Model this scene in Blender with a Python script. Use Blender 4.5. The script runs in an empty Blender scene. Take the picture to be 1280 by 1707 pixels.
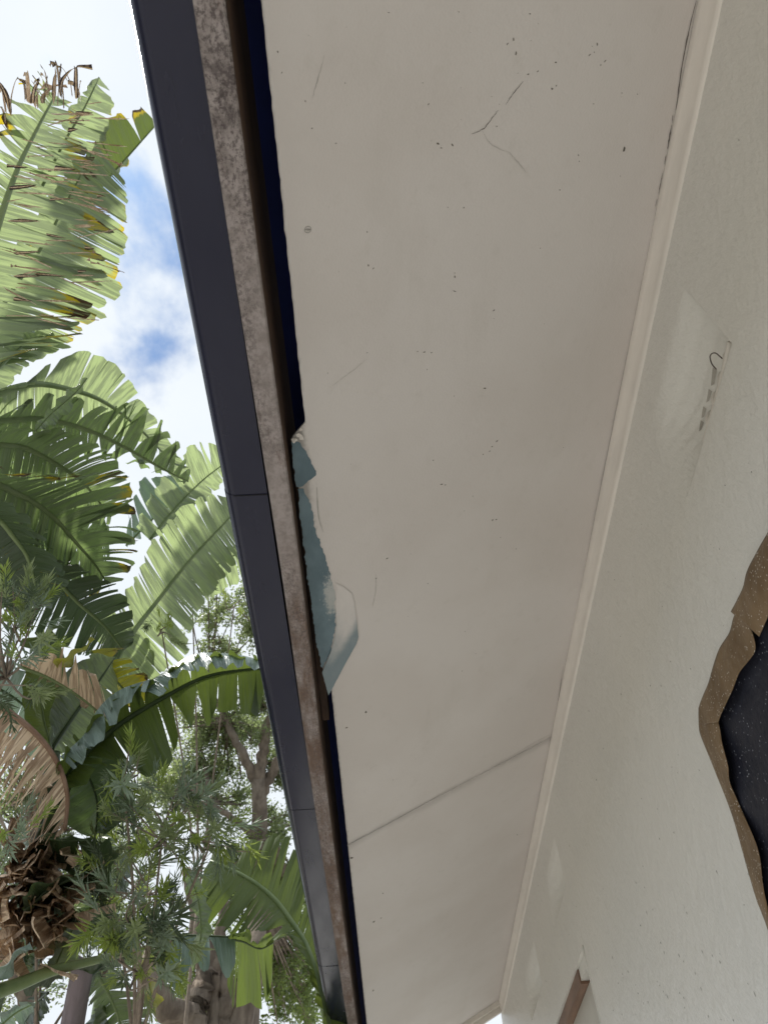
import bpy, bmesh, math, random
import numpy as np
from mathutils import Vector, Matrix, noise as mnoise
R = random.Random(11)
scene = bpy.context.scene
C = scene.collection
CZ = 1.6                                   # eye height above the paving

# ------------------------------------------------------------ camera
F, CX, CY = 1281.0, 640.0, 853.5           # focal length and centre in photo pixels
ax = Vector((0.99859644, -0.04770313, 0.02301206))     # world X, Y, Z seen in camera axes (right, down, forward)
ay = Vector((0.02212892, 0.77053405, 0.63701459))
az = Vector((-0.04811917, -0.63561128, 0.77050818))
cam_data = bpy.data.cameras.new('camera')
cam = bpy.data.objects.new('camera', cam_data); C.objects.link(cam)
right = Vector((ax[0], ay[0], az[0])); down = Vector((ax[1], ay[1], az[1])); fwd = Vector((ax[2], ay[2], az[2]))
M = Matrix((right, -down, -fwd)).transposed().to_4x4()
M.translation = Vector((0, 0, CZ))
cam.matrix_world = M
cam_data.sensor_fit = 'HORIZONTAL'; cam_data.sensor_width = 36
cam_data.lens = 36.0 * F / 1280.0
cam_data.clip_start = 0.02; cam_data.clip_end = 500
cam_data.dof.use_dof = True; cam_data.dof.focus_distance = 1.5; cam_data.dof.aperture_fstop = 13
scene.camera = cam

# ------------------------------------------------------------ light
SUN_EL, SUN_AZ = math.radians(64), math.radians(285)   # high over the garden side
w = bpy.data.worlds.new('World'); scene.world = w; w.use_nodes = True
nt = w.node_tree; nt.nodes.clear()
def N(nt, t, **k):
    n = nt.nodes.new(t)
    for a, v in k.items():
        if a.startswith('i_'):
            key = a[2:]; key = int(key) if key.isdigit() else key.replace('_', ' ')
            n.inputs[key].default_value = v
        else: setattr(n, a, v)
    return n
sky = N(nt, 'ShaderNodeTexSky', sky_type='NISHITA', sun_disc=False, sun_elevation=SUN_EL, sun_rotation=SUN_AZ)
tc = N(nt, 'ShaderNodeTexCoord')
mp = N(nt, 'ShaderNodeMapping'); mp.inputs['Scale'].default_value = (1, 1, 1.7); mp.inputs['Location'].default_value = (7.473, 3.374, 1.083)
n1 = N(nt, 'ShaderNodeTexNoise', i_Scale=2.6, i_Detail=7.0, i_Roughness=0.55, i_Distortion=0.3)
rmp = N(nt, 'ShaderNodeMapRange', interpolation_type='SMOOTHSTEP'); rmp.inputs[1].default_value = 0.30; rmp.inputs[2].default_value = 0.445
n2 = N(nt, 'ShaderNodeTexNoise', i_Scale=5.5, i_Detail=5.0)
cr = N(nt, 'ShaderNodeMix', data_type='RGBA'); cr.inputs[6].default_value = (6.2, 6.8, 7.5, 1); cr.inputs[7].default_value = (7.5, 7.8, 8.0, 1)
mx = N(nt, 'ShaderNodeMix', data_type='RGBA')
bg = N(nt, 'ShaderNodeBackground', i_Strength=0.10); wo = N(nt, 'ShaderNodeOutputWorld')
L = nt.links.new
L(tc.outputs['Generated'], mp.inputs[0]); L(mp.outputs[0], n1.inputs['Vector']); L(mp.outputs[0], n2.inputs['Vector'])
L(n1.outputs[0], rmp.inputs[0]); L(n2.outputs[0], cr.inputs[0])
tint = N(nt, 'ShaderNodeMix', data_type='RGBA', blend_type='MULTIPLY'); tint.inputs[0].default_value = 1.0; tint.inputs[7].default_value = (0.5, 0.74, 1.0, 1)
L(sky.outputs[0], tint.inputs[6]); L(rmp.outputs[0], mx.inputs[0]); L(tint.outputs[2], mx.inputs[6]); L(cr.outputs[2], mx.inputs[7])
L(mx.outputs[2], bg.inputs[0]); L(bg.outputs[0], wo.inputs[0])
sd = bpy.data.lights.new('sun', 'SUN'); sd.energy = 4.3; sd.angle = math.radians(5); sd.color = (1, 0.97, 0.93)
sun = bpy.data.objects.new('sun', sd); C.objects.link(sun)
sv = Vector((math.sin(SUN_AZ) * math.cos(SUN_EL), math.cos(SUN_AZ) * math.cos(SUN_EL), math.sin(SUN_EL)))
sun.rotation_euler = sv.to_track_quat('Z', 'Y').to_euler(); sun.location = (0, 0, 20)
vs = scene.view_settings
vs.view_transform = 'Standard'; vs.look = 'None'; vs.gamma = 1; vs.use_curve_mapping = False
vs.exposure = 0.40
scene.cycles.max_bounces = 10; scene.cycles.diffuse_bounces = 6; scene.cycles.transparent_max_bounces = 12

# ------------------------------------------------------------ helpers
def ray(px, py):
    v = right * (px - CX) + down * (py - CY) + fwd * F
    return v
def P(px, py, d):                          # a point of the place seen in that direction, d metres away
    return Vector((0, 0, CZ)) + ray(px, py).normalized() * d
def on_wall(px, py, xw=0.565):
    r = ray(px, py); k = xw / r.x
    return (r.y * k, r.z * k + CZ)
SX0, SZ0, SS = -0.100, 1.082, 0.4835       # soffit line: z = SZ0 + SS*(x-SX0), rising to the wall
SN = Vector((-SS, 0, 1)).normalized()
def sof_z(x): return SZ0 + SS * (x - SX0) + CZ
def on_sof(px, py):
    r = ray(px, py); k = (SZ0 - SS * SX0) / (r.z - SS * r.x)
    return (r.x * k, r.y * k)
def link(o, parent=None):
    C.objects.link(o)
    if parent: o.parent = parent
    return o
def thing(name, label, cat, loc=(0, 0, 0), group=None):
    o = bpy.data.objects.new(name, None); C.objects.link(o); o.location = loc
    o.empty_display_size = 0.1
    o['label'] = label; o['category'] = cat
    if group: o['group'] = group
    return o
def mesh(name, verts, faces, mat, parent=None, smooth=False, uvs=None, attrs=None, kind=None, label=None):
    me = bpy.data.meshes.new(name); me.from_pydata([tuple(v) for v in verts], [], faces)
    if mat: me.materials.append(mat)
    if uvs is not None:
        uv = me.uv_layers.new(name='UVMap')
        li = np.empty(len(me.loops), dtype=np.int32); me.loops.foreach_get('vertex_index', li)
        uv.data.foreach_set('uv', np.array(uvs, dtype=np.float32)[li].ravel())
    for k, a in (attrs or {}).items():
        at = me.attributes.new(k, 'FLOAT', 'POINT'); at.data.foreach_set('value', np.array(a, dtype=np.float32))
    me.validate(); me.update()
    if smooth: me.polygons.foreach_set('use_smooth', [True] * len(me.polygons))
    o = bpy.data.objects.new(name, me); C.objects.link(o)
    if parent:
        o.parent = parent
        o.matrix_parent_inverse = Matrix.Translation(-world_loc(parent))
    if kind: o['kind'] = kind
    if label: o['label'] = label
    return o
def world_loc(o):
    v = Vector(o.location)
    if o.parent: v = v + world_loc(o.parent) + o.matrix_parent_inverse.translation
    return v
def box_geo(x0, x1, y0, y1, z0, z1, V=None, Fc=None):
    V = [] if V is None else V; Fc = [] if Fc is None else Fc
    b = len(V)
    V += [(x, y, z) for z in (z0, z1) for y in (y0, y1) for x in (x0, x1)]
    Fc += [tuple(b + i for i in f) for f in ((0, 2, 3, 1), (4, 5, 7, 6), (0, 1, 5, 4), (2, 6, 7, 3), (0, 4, 6, 2), (1, 3, 7, 5))]
    return V, Fc
def catmull(pts, n):
    pts = [Vector(p) for p in pts]
    if len(pts) == 2: pts = [pts[0], pts[0].lerp(pts[1], .5), pts[1]]
    L_ = [0]
    for a, b in zip(pts, pts[1:]): L_.append(L_[-1] + max((b - a).length, 1e-6))
    out = []
    for i in range(n):
        s = L_[-1] * i / (n - 1); k = 0
        while k < len(pts) - 2 and L_[k + 1] < s: k += 1
        t = (s - L_[k]) / (L_[k + 1] - L_[k])
        p1, p2 = pts[k], pts[k + 1]
        p0 = pts[k - 1] if k > 0 else p1 * 2 - p2
        p3 = pts[k + 2] if k + 2 < len(pts) else p2 * 2 - p1
        out.append(0.5 * ((2 * p1) + (p2 - p0) * t + (2 * p0 - 5 * p1 + 4 * p2 - p3) * t * t + (3 * p1 - p0 - 3 * p2 + p3) * t ** 3))
    return out
def tube_geo(path, radii, V, Fc, sides=7, U=None):
    b0 = len(V); n = len(path)
    ref = Vector((0.3, 0.2, 1)).normalized()
    for i, p in enumerate(path):
        d = (path[min(i + 1, n - 1)] - path[max(i - 1, 0)])
        d = d.normalized() if d.length > 1e-9 else Vector((0, 0, 1))
        a = d.cross(ref)
        if a.length < 0.1: a = d.cross(Vector((1, 0, 0)))
        a.normalize(); b = d.cross(a)
        r = radii[i] if hasattr(radii, '__len__') else radii
        for k in range(sides):
            th = 2 * math.pi * k / sides
            V.append(p + a * math.cos(th) * r + b * math.sin(th) * r)
    for i in range(n - 1):
        for k in range(sides):
            k2 = (k + 1) % sides
            Fc.append((b0 + i * sides + k, b0 + i * sides + k2, b0 + (i + 1) * sides + k2, b0 + (i + 1) * sides + k))
    Fc.append(tuple(b0 + k for k in reversed(range(sides)))); Fc.append(tuple(b0 + (n - 1) * sides + k for k in range(sides)))

# ------------------------------------------------------------ materials
def new_mat(name):
    m = bpy.data.materials.new(name); m.use_nodes = True
    nt = m.node_tree; b = nt.nodes['Principled BSDF']
    return m, nt, b
def coords(nt, scale=(1, 1, 1)):
    t = N(nt, 'ShaderNodeTexCoord'); mpp = N(nt, 'ShaderNodeMapping'); mpp.inputs['Scale'].default_value = scale
    nt.links.new(t.outputs['Object'], mpp.inputs[0]); return mpp.outputs[0]
def noise_(nt, vec, scale, detail=4, rough=.55, dist=0.0):
    n = N(nt, 'ShaderNodeTexNoise', i_Scale=scale, i_Detail=detail, i_Roughness=rough, i_Distortion=dist)
    nt.links.new(vec, n.inputs['Vector']); return n.outputs[0]
def rng(nt, val, a, b, c=0.0, d=1.0, smooth=True):
    n = N(nt, 'ShaderNodeMapRange')
    if smooth: n.interpolation_type = 'SMOOTHSTEP'
    for i, v in ((1, a), (2, b), (3, c), (4, d)): n.inputs[i].default_value = v
    nt.links.new(val, n.inputs[0]); return n.outputs[0]
def mix(nt, fac, a, b):
    n = N(nt, 'ShaderNodeMix', data_type='RGBA')
    for s, v in ((0, fac), (6, a), (7, b)):
        if isinstance(v, (tuple, list)): n.inputs[s].default_value = (*v, 1) if len(v) == 3 else v
        elif isinstance(v, (float, int)): n.inputs[s].default_value = v
        else: nt.links.new(v, n.inputs[s])
    return n.outputs[2]
def math_(nt, op, a, b=0.0):
    n = N(nt, 'ShaderNodeMath', operation=op)
    for i, v in ((0, a), (1, b)):
        if isinstance(v, (float, int)): n.inputs[i].default_value = v
        else: nt.links.new(v, n.inputs[i])
    return n.outputs[0]
def bump(nt, b, h, strength, dist):
    n = N(nt, 'ShaderNodeBump', i_Strength=strength, i_Distance=dist)
    nt.links.new(h, n.inputs['Height']); nt.links.new(n.outputs[0], b.inputs['Normal']); return n
CREAM = (0.64, 0.605, 0.58)
def mat_soffit():
    m, nt, b = new_mat('soffit_paint'); v = coords(nt)
    big = noise_(nt, v, 2.2, 3); sm = noise_(nt, v, 26, 5, .6)
    c = mix(nt, rng(nt, big, .35, .65), CREAM, (0.60, 0.56, 0.53))
    c = mix(nt, rng(nt, sm, .56, .80, 0, .16), c, (0.42, 0.39, 0.34))
    c = mix(nt, rng(nt, noise_(nt, coords(nt, (1.6, .5, 1)), 5, 6, .65), .52, .75, 0, .16), c, (0.46, 0.43, 0.38))
    # grime that gathers along the broken gutter-side edge and over the filled butt joint
    sep = N(nt, 'ShaderNodeSeparateXYZ'); nt.links.new(v, sep.inputs[0])
    edge = rng(nt, math_(nt, 'ADD', sep.outputs[0], math_(nt, 'MULTIPLY', noise_(nt, v, 60, 5, .7), 0.022)), -0.094, -0.080, 1, 0)
    c = mix(nt, math_(nt, 'MULTIPLY', edge, 0.55), c, (0.13, 0.12, 0.10))
    jd = math_(nt, 'ABSOLUTE', math_(nt, 'SUBTRACT', math_(nt, 'ADD', sep.outputs[1], math_(nt, 'MULTIPLY', noise_(nt, v, 9, 4), 0.03)), 2.135))
    jm = rng(nt, jd, 0.004, 0.034, 1, 0)
    js = rng(nt, noise_(nt, v, 14, 5, .7), .1, .6)
    c = mix(nt, math_(nt, 'MULTIPLY', math_(nt, 'MULTIPLY', jm, js), 0.34), c, (0.25, 0.23, 0.22))
    nt.links.new(c, b.inputs['Base Color']); b.inputs['Roughness'].default_value = 0.5
    b.inputs['Specular IOR Level'].default_value = 0.3
    h = math_(nt, 'ADD', math_(nt, 'MULTIPLY', noise_(nt, v, 240, 3), 0.35), math_(nt, 'MULTIPLY', noise_(nt, v, 18, 3), 1.0))
    bump(nt, b, h, 0.25, 0.004)
    return m
def mat_wall():
    m, nt, b = new_mat('wall_plaster_paint'); v = coords(nt); vs_ = coords(nt, (1, 1.0, 0.55))
    big = noise_(nt, v, 2.5, 4)
    c = mix(nt, rng(nt, big, .35, .65), (0.67, 0.65, 0.605), (0.645, 0.63, 0.59))
    c = mix(nt, rng(nt, noise_(nt, v, 34, 5, .7), .62, .85, 0, .22), c, (0.36, 0.34, 0.30))
    nt.links.new(c, b.inputs['Base Color']); b.inputs['Roughness'].default_value = 0.36
    b.inputs['Specular IOR Level'].default_value = 0.5
    h = math_(nt, 'ADD', math_(nt, 'MULTIPLY', noise_(nt, vs_, 130, 4, .6), 0.6), math_(nt, 'MULTIPLY', noise_(nt, vs_, 30, 3), 1.2))
    bump(nt, b, h, 0.55, 0.006)
    return m
def mat_trim():
    m, nt, b = new_mat('trim_paint'); v = coords(nt, (1, .3, 1))
    c = mix(nt, rng(nt, noise_(nt, v, 22, 5), .4, .7), (0.70, 0.655, 0.60), (0.64, 0.60, 0.55))
    nt.links.new(c, b.inputs['Base Color']); b.inputs['Roughness'].default_value = 0.45
    bump(nt, b, noise_(nt, v, 60, 4), 0.2, 0.003); return m
def mat_fascia():
    m, nt, b = new_mat('weathered_fascia'); v = coords(nt, (1, .7, 1)); v2 = coords(nt, (1, .22, 1))
    sep = N(nt, 'ShaderNodeSeparateXYZ'); nt.links.new(coords(nt), sep.inputs[0])
    base = mix(nt, rng(nt, noise_(nt, v, 60, 6, .7), .35, .65), (0.325, 0.285, 0.275), (0.22, 0.19, 0.18))
    far = rng(nt, sep.outputs[1], 0.85, 1.15)
    base = mix(nt, math_(nt, 'MULTIPLY', far, rng(nt, noise_(nt, v2, 26, 8, .75), .36, .62)), base, (0.13, 0.085, 0.062))
    pat = rng(nt, math_(nt, 'ADD', noise_(nt, v2, 9, 3), rng(nt, sep.outputs[1], .12, .36, .22, 0)), .42, .62)
    near = rng(nt, sep.outputs[1], 0.12, 0.6, 1.0, .75)
    mould = math_(nt, 'MULTIPLY', math_(nt, 'MULTIPLY', rng(nt, noise_(nt, v, 190, 8, .85), .48, .56), pat), near)
    c = mix(nt, math_(nt, 'MULTIPLY', mould, .85), base, (0.07, 0.055, 0.055))
    blot = math_(nt, 'MULTIPLY', rng(nt, noise_(nt, v, 55, 6, .75), .42, .60), rng(nt, math_(nt, 'ABSOLUTE', math_(nt, 'SUBTRACT', sep.outputs[1], .19)), .0, .07, .9, 0))
    c = mix(nt, blot, c, (0.05, 0.038, 0.038))
    rust = math_(nt, 'MULTIPLY', rng(nt, noise_(nt, v2, 36, 8, .8, .5), .56, .66), rng(nt, sep.outputs[1], .5, 1.0, .35, .8))
    c = mix(nt, rust, c, (0.095, 0.05, 0.035))
    nt.links.new(c, b.inputs['Base Color']); b.inputs['Roughness'].default_value = 0.85
    bump(nt, b, noise_(nt, v, 150, 6, .7), 0.6, 0.002); return m
def mat_simple(name, col, rough=.6, col2=None, scale=20, bmp=0.2, spec=.4, dist=.003, stretch=(1, 1, 1)):
    m, nt, b = new_mat(name); v = coords(nt, stretch)
    c = mix(nt, rng(nt, noise_(nt, v, scale, 5, .6), .35, .68), col, col2 or tuple(x * .75 for x in col))
    nt.links.new(c, b.inputs['Base Color']); b.inputs['Roughness'].default_value = rough
    b.inputs['Specular IOR Level'].default_value = spec
    if bmp: bump(nt, b, noise_(nt, v, scale * 3, 5), bmp, dist)
    return m
def mat_gutter():
    m, nt, b = new_mat('gutter_charcoal'); v = coords(nt, (1, .3, 1))
    c = mix(nt, rng(nt, noise_(nt, v, 12, 4), .3, .7), (0.007, 0.008, 0.026), (0.010, 0.011, 0.030))
    c = mix(nt, rng(nt, noise_(nt, v, 90, 5, .7), .66, .8, 0, .25), c, (0.10, 0.095, 0.09))
    nt.links.new(c, b.inputs['Base Color'])
    nt.links.new(rng(nt, noise_(nt, v, 25, 4), .3, .7, .20, .28), b.inputs['Roughness']); b.inputs['Specular IOR Level'].default_value = .33
    bump(nt, b, noise_(nt, v, 3, 1), 0.08, 0.01); return m
def mat_patch():
    m, nt, b = new_mat('old_blue_paint'); v = coords(nt, (1, .6, 1))
    at = N(nt, 'ShaderNodeAttribute', attribute_name='wear')
    k = math_(nt, 'ADD', at.outputs['Fac'], math_(nt, 'MULTIPLY', math_(nt, 'SUBTRACT', noise_(nt, v, 170, 8, .8), .5), 2.2))
    blue = mix(nt, rng(nt, noise_(nt, v, 18, 4), .3, .7), (0.10, 0.155, 0.185), (0.155, 0.225, 0.26))
    soft = mix(nt, rng(nt, at.outputs['Fac'], .35, 1.1), blue, (0.62, 0.60, 0.555))
    c = mix(nt, rng(nt, k, .50, .62), soft, mix(nt, rng(nt, at.outputs['Fac'], .6, 1.15), (0.42, 0.44, 0.43), CREAM))
    nt.links.new(c, b.inputs['Base Color']); b.inputs['Roughness'].default_value = 0.5
    bump(nt, b, k, 0.3, 0.001); return m
def mat_speckle(name, base, base2, speck, scale, lo, hi, rough, trans=0.0):
    m, nt, b = new_mat(name); v = coords(nt)
    c = mix(nt, rng(nt, noise_(nt, v, 9, 4), .35, .65), base, base2)
    vo = N(nt, 'ShaderNodeTexVoronoi', i_Scale=scale, i_Randomness=1.0); nt.links.new(v, vo.inputs['Vector'])
    s = rng(nt, vo.outputs['Distance'], lo, hi, 1, 0)
    wn = N(nt, 'ShaderNodeTexWhiteNoise'); nt.links.new(vo.outputs['Position'], wn.inputs['Vector'])
    s = math_(nt, 'MULTIPLY', s, rng(nt, wn.outputs[0], .25, .7))
    s = math_(nt, 'MULTIPLY', s, rng(nt, noise_(nt, v, 14, 3), .38, .55, .15, 1))
    c = mix(nt, s, c, speck)
    nt.links.new(c, b.inputs['Base Color']); b.inputs['Roughness'].default_value = rough
    bump(nt, b, noise_(nt, v, 12, 5), 0.35, 0.02); b.inputs['Specular IOR Level'].default_value = .22; return m
def leaf_mat(name, c1, c2, tr, glo=.35, tfac=.42, vein=.35, yel=(0.38, 0.30, 0.02), brn=(0.10, 0.055, 0.03)):
    m, nt, b = new_mat(name)
    uvn = N(nt, 'ShaderNodeUVMap'); sp = N(nt, 'ShaderNodeSeparateXYZ'); nt.links.new(uvn.outputs[0], sp.inputs[0])
    v = coords(nt)
    comb = N(nt, 'ShaderNodeCombineXYZ'); nt.links.new(math_(nt, 'MULTIPLY', sp.outputs[0], 1.0), comb.inputs[0])
    nt.links.new(math_(nt, 'MULTIPLY', sp.outputs[1], 0.02), comb.inputs[1])
    fine = noise_(nt, comb.outputs[0], 62, 2, .6); coarse = noise_(nt, comb.outputs[0], 24, 2, .6)
    vv = math_(nt, 'ADD', math_(nt, 'MULTIPLY', fine, .5), math_(nt, 'MULTIPLY', coarse, .5))
    c = mix(nt, rng(nt, noise_(nt, v, 3.5, 3), .3, .7), c1, c2)
    c = mix(nt, rng(nt, vv, .47, .54, 0, min(1, vein * 2.4)), c, tuple(min(1, x * 1.8 + .05) for x in c1))
    at = N(nt, 'ShaderNodeAttribute', attribute_name='burn')
    k = math_(nt, 'ADD', at.outputs['Fac'], math_(nt, 'MULTIPLY', math_(nt, 'SUBTRACT', noise_(nt, v, 28, 5, .7), .5), .55))
    ye = rng(nt, k, .38, .54); br = rng(nt, k, .62, .72)
    cc = mix(nt, br, mix(nt, ye, c, yel), brn)
    tt = mix(nt, br, mix(nt, ye, tr, (0.55, 0.42, 0.02)), tuple(x * .5 for x in brn))
    tt = mix(nt, rng(nt, vv, .46, .54, 0, min(.85, vein * 2.6)), tt, tuple(x * .45 + .02 for x in tr))
    nt.links.new(cc, b.inputs['Base Color']); b.inputs['Roughness'].default_value = glo
    b.inputs['Specular IOR Level'].default_value = 0.45
    bp = bump(nt, b, vv, 0.8, 0.012)
    t = N(nt, 'ShaderNodeBsdfTranslucent'); nt.links.new(tt, t.inputs[0]); nt.links.new(bp.outputs[0], t.inputs['Normal'])
    ms = N(nt, 'ShaderNodeMixShader', i_0=tfac); nt.links.new(b.outputs[0], ms.inputs[1]); nt.links.new(t.outputs[0], ms.inputs[2])
    nt.links.new(ms.outputs[0], nt.nodes['Material Output'].inputs[0]); return m
def bark_mat(name, a, b2, scale=30):
    return mat_simple(name, a, .9, b2, scale, .8, .2, .01, (1, 1, .25))

MS, MW, MT, MF, MG = mat_soffit(), mat_wall(), mat_trim(), mat_fascia(), mat_gutter()
M_wood = mat_simple('raw_brown_timber', (0.085, 0.05, 0.032), .8, (0.05, 0.032, 0.024), 30, .4, .3, .002, (1, .15, 1))
M_navy = mat_simple('dark_roof_underlay', (0.010, 0.019, 0.11), .5, (0.008, 0.014, 0.08), 8, .2)
M_hook = mat_simple('rusty_wire', (0.10, 0.075, 0.07), .7, bmp=0)
M_dirt = mat_simple('dark_dirt', (0.17, 0.155, 0.13), .9, bmp=0)
M_crack = mat_simple('crack_dark', (0.14, 0.125, 0.11), .95, bmp=0)  # dark tone for cracks, scratches and some plaster pits
M_seam = mat_simple('gutter_seam', (0.008, 0.008, 0.012), .9, bmp=0)
M_slot = mat_simple('grille_slot_shade', (0.40, 0.375, 0.335), .9, bmp=0)  # grey that paints shade into the grille slots; also colours some plaster pits
M_scuff = mat_simple('grey_scuff', (0.46, 0.44, 0.41), .9, bmp=0)
M_patch = mat_patch()
def mat_film():
    m, nt, b = new_mat('thin_paint_film'); v = coords(nt, (1, .5, 1))
    at = N(nt, 'ShaderNodeAttribute', attribute_name='wear')
    k = math_(nt, 'ADD', at.outputs['Fac'], math_(nt, 'MULTIPLY', math_(nt, 'SUBTRACT', noise_(nt, v, 45, 6, .65), .5), .5))
    c = mix(nt, rng(nt, k, .30, 1.15), (0.20, 0.255, 0.28), CREAM)
    nt.links.new(c, b.inputs['Base Color']); b.inputs['Roughness'].default_value = 0.4
    bump(nt, b, noise_(nt, v, 60, 5), 0.3, 0.002); return m
M_film = mat_film()
M_paper = mat_speckle('brown_masking_paper', (0.20, 0.135, 0.075), (0.135, 0.085, 0.042), (0.62, 0.60, 0.55), 190, .12, .30, .45)
M_black = mat_speckle('black_sheeting', (0.014, 0.015, 0.024), (0.020, 0.021, 0.032), (0.34, 0.36, 0.40), 150, .09, .22, .5)
M_tile = mat_simple('roof_tile', (0.10, 0.09, 0.085), .8)
M_ground = mat_simple('concrete_paving', (0.45, 0.44, 0.415), .9, (0.38, 0.37, 0.345), 3, .4)
M_soil = mat_simple('garden_soil_and_grass', (0.07, 0.08, 0.04), .95, (0.10, 0.08, 0.055), 4, .6)
M_wood2 = mat_simple('varnished_window_timber', (0.24, 0.14, 0.09), .5, (0.15, 0.085, 0.055), 25, .2, .4, .002, (1, .2, 1))
M_pane = mat_simple('dusty_window_film', (0.50, 0.48, 0.43), .35, (0.44, 0.42, 0.38), 6, .1)

L_pale = leaf_mat('leaf_pale_underside', (0.12, 0.155, 0.10), (0.16, 0.20, 0.13), (0.37, 0.46, 0.20), tfac=.58)
L_mid = leaf_mat('leaf_mid_green', (0.085, 0.11, 0.065), (0.115, 0.145, 0.085), (0.25, 0.35, 0.11), tfac=.5)
L_vivid = leaf_mat('leaf_vivid_green', (0.05, 0.08, 0.022), (0.07, 0.105, 0.03), (0.14, 0.19, 0.035), tfac=.45, vein=.15)
L_dark = leaf_mat('leaf_dark_green', (0.03, 0.05, 0.028), (0.045, 0.07, 0.038), (0.09, 0.14, 0.04), tfac=.35, vein=.12)
L_teal = leaf_mat('leaf_waxy_upper', (0.12, 0.17, 0.15), (0.20, 0.26, 0.24), (0.14, 0.22, 0.12), glo=.3, tfac=.25, vein=.3)
L_dead = leaf_mat('leaf_dead_brown', (0.56, 0.42, 0.30), (0.34, 0.24, 0.17), (0.38, 0.26, 0.16), glo=.7, tfac=.25, yel=(0.28, 0.19, 0.13), brn=(0.04, 0.026, 0.024))
L_yellow = leaf_mat('leaf_yellowing', (0.20, 0.22, 0.03), (0.11, 0.14, 0.03), (0.50, 0.45, 0.03), tfac=.45)
M_rib = mat_simple('leaf_midrib', (0.20, 0.26, 0.12), .4, (0.14, 0.20, 0.08), 12, .2)
M_ribd = mat_simple('leaf_midrib_dark', (0.035, 0.06, 0.02), .45, (0.05, 0.08, 0.03), 12, .2)
M_ribdead = mat_simple('dead_midrib', (0.27, 0.18, 0.13), .8, (0.2, 0.12, 0.08), 20, .3)

# ============================================================ the setting
g = mesh('ground', [(-250, -250, -.02), (250, -250, -.02), (250, 250, -.02), (-250, 250, -.02)], [(0, 1, 2, 3)], M_soil, kind='structure')
g = mesh('paving', [(-4.2, -8, 0.0), (0.56, -8, 0.0), (0.56, 12, 0.0), (-4.2, 12, 0.0)], [(0, 1, 2, 3)], M_ground, kind='structure')  # out of view; laid wide and pale for more light bounced upward
g = mesh('bounce_paving', [(0.565, 4.6, 0.0), (9, 4.6, 0.0), (9, 12, 0.0), (0.565, 12, 0.0)], [(0, 1, 2, 3)], M_ground, kind='structure')  # unseen pale paving, added past the house end to bounce light under the eave

# ============================================================ the house
house = thing('house', 'cream plastered house wall and wide painted eave with dark charcoal gutter, seen from below', 'house', (0.565, 0, 0))
XW = 0.565
vents = [(0.505, 0.90, 1.030, 1.26, 0.556, 1.034), (2.395, 2.79, 1.06, 1.25, 2.435, 1.073), (3.12, 3.60, 1.03, 1.22, 3.165, 1.048)]
vents = [(a, b, c - .02, d, e, f) for a, b, c, d, e, f in vents]
wins = [(-0.9, 1.085, -0.75, 0.745), (2.395, 3.75, -0.3, 0.884)]
END = 4.42
# wall front with real openings, reveals 11 cm deep
ys = sorted({-4.0, END + .07, *[v for h in vents for v in h[:2]], *[v for h in wins for v in h[:2]]})
zs = sorted({-CZ, 1.45, *[v for h in vents for v in h[2:4]], *[v for h in wins for v in h[2:4]]})
V, Fc = [], []
for ya, yb in zip(ys, ys[1:]):
    for za, zb in zip(zs, zs[1:]):
        cy, cz = (ya + yb) / 2, (za + zb) / 2
        if any(h[0] < cy < h[1] and h[2] < cz < h[3] for h in vents + wins): continue
        b = len(V); V += [(XW, ya, za + CZ), (XW, yb, za + CZ), (XW, yb, zb + CZ), (XW, ya, zb + CZ)]; Fc.append((b, b + 3, b + 2, b + 1))
for h in wins:
    y0, y1, z0, z1 = h; z0 += CZ; z1 += CZ; D = XW + .11
    for q in (((XW, y0, z1), (XW, y1, z1), (D, y1, z1), (D, y0, z1)), ((XW, y0, z0), (D, y0, z0), (D, y1, z0), (XW, y1, z0)),
              ((XW, y0, z0), (XW, y0, z1), (D, y0, z1), (D, y0, z0)), ((XW, y1, z0), (D, y1, z0), (D, y1, z1), (XW, y1, z1))):
        b = len(V); V += q; Fc.append((b, b + 1, b + 2, b + 3))
box_geo(XW + .25, 6, -4, END + .07, 0, 3.05, V, Fc)        # the rooms behind
b = len(V); V += [(XW, END + .07, 0), (XW + .25, END + .07, 0), (XW + .25, END + .07, 3.05), (XW, END + .07, 3.05)]; Fc.append((b, b + 1, b + 2, b + 3))
mesh('wall', V, Fc, MW, house)

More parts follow.
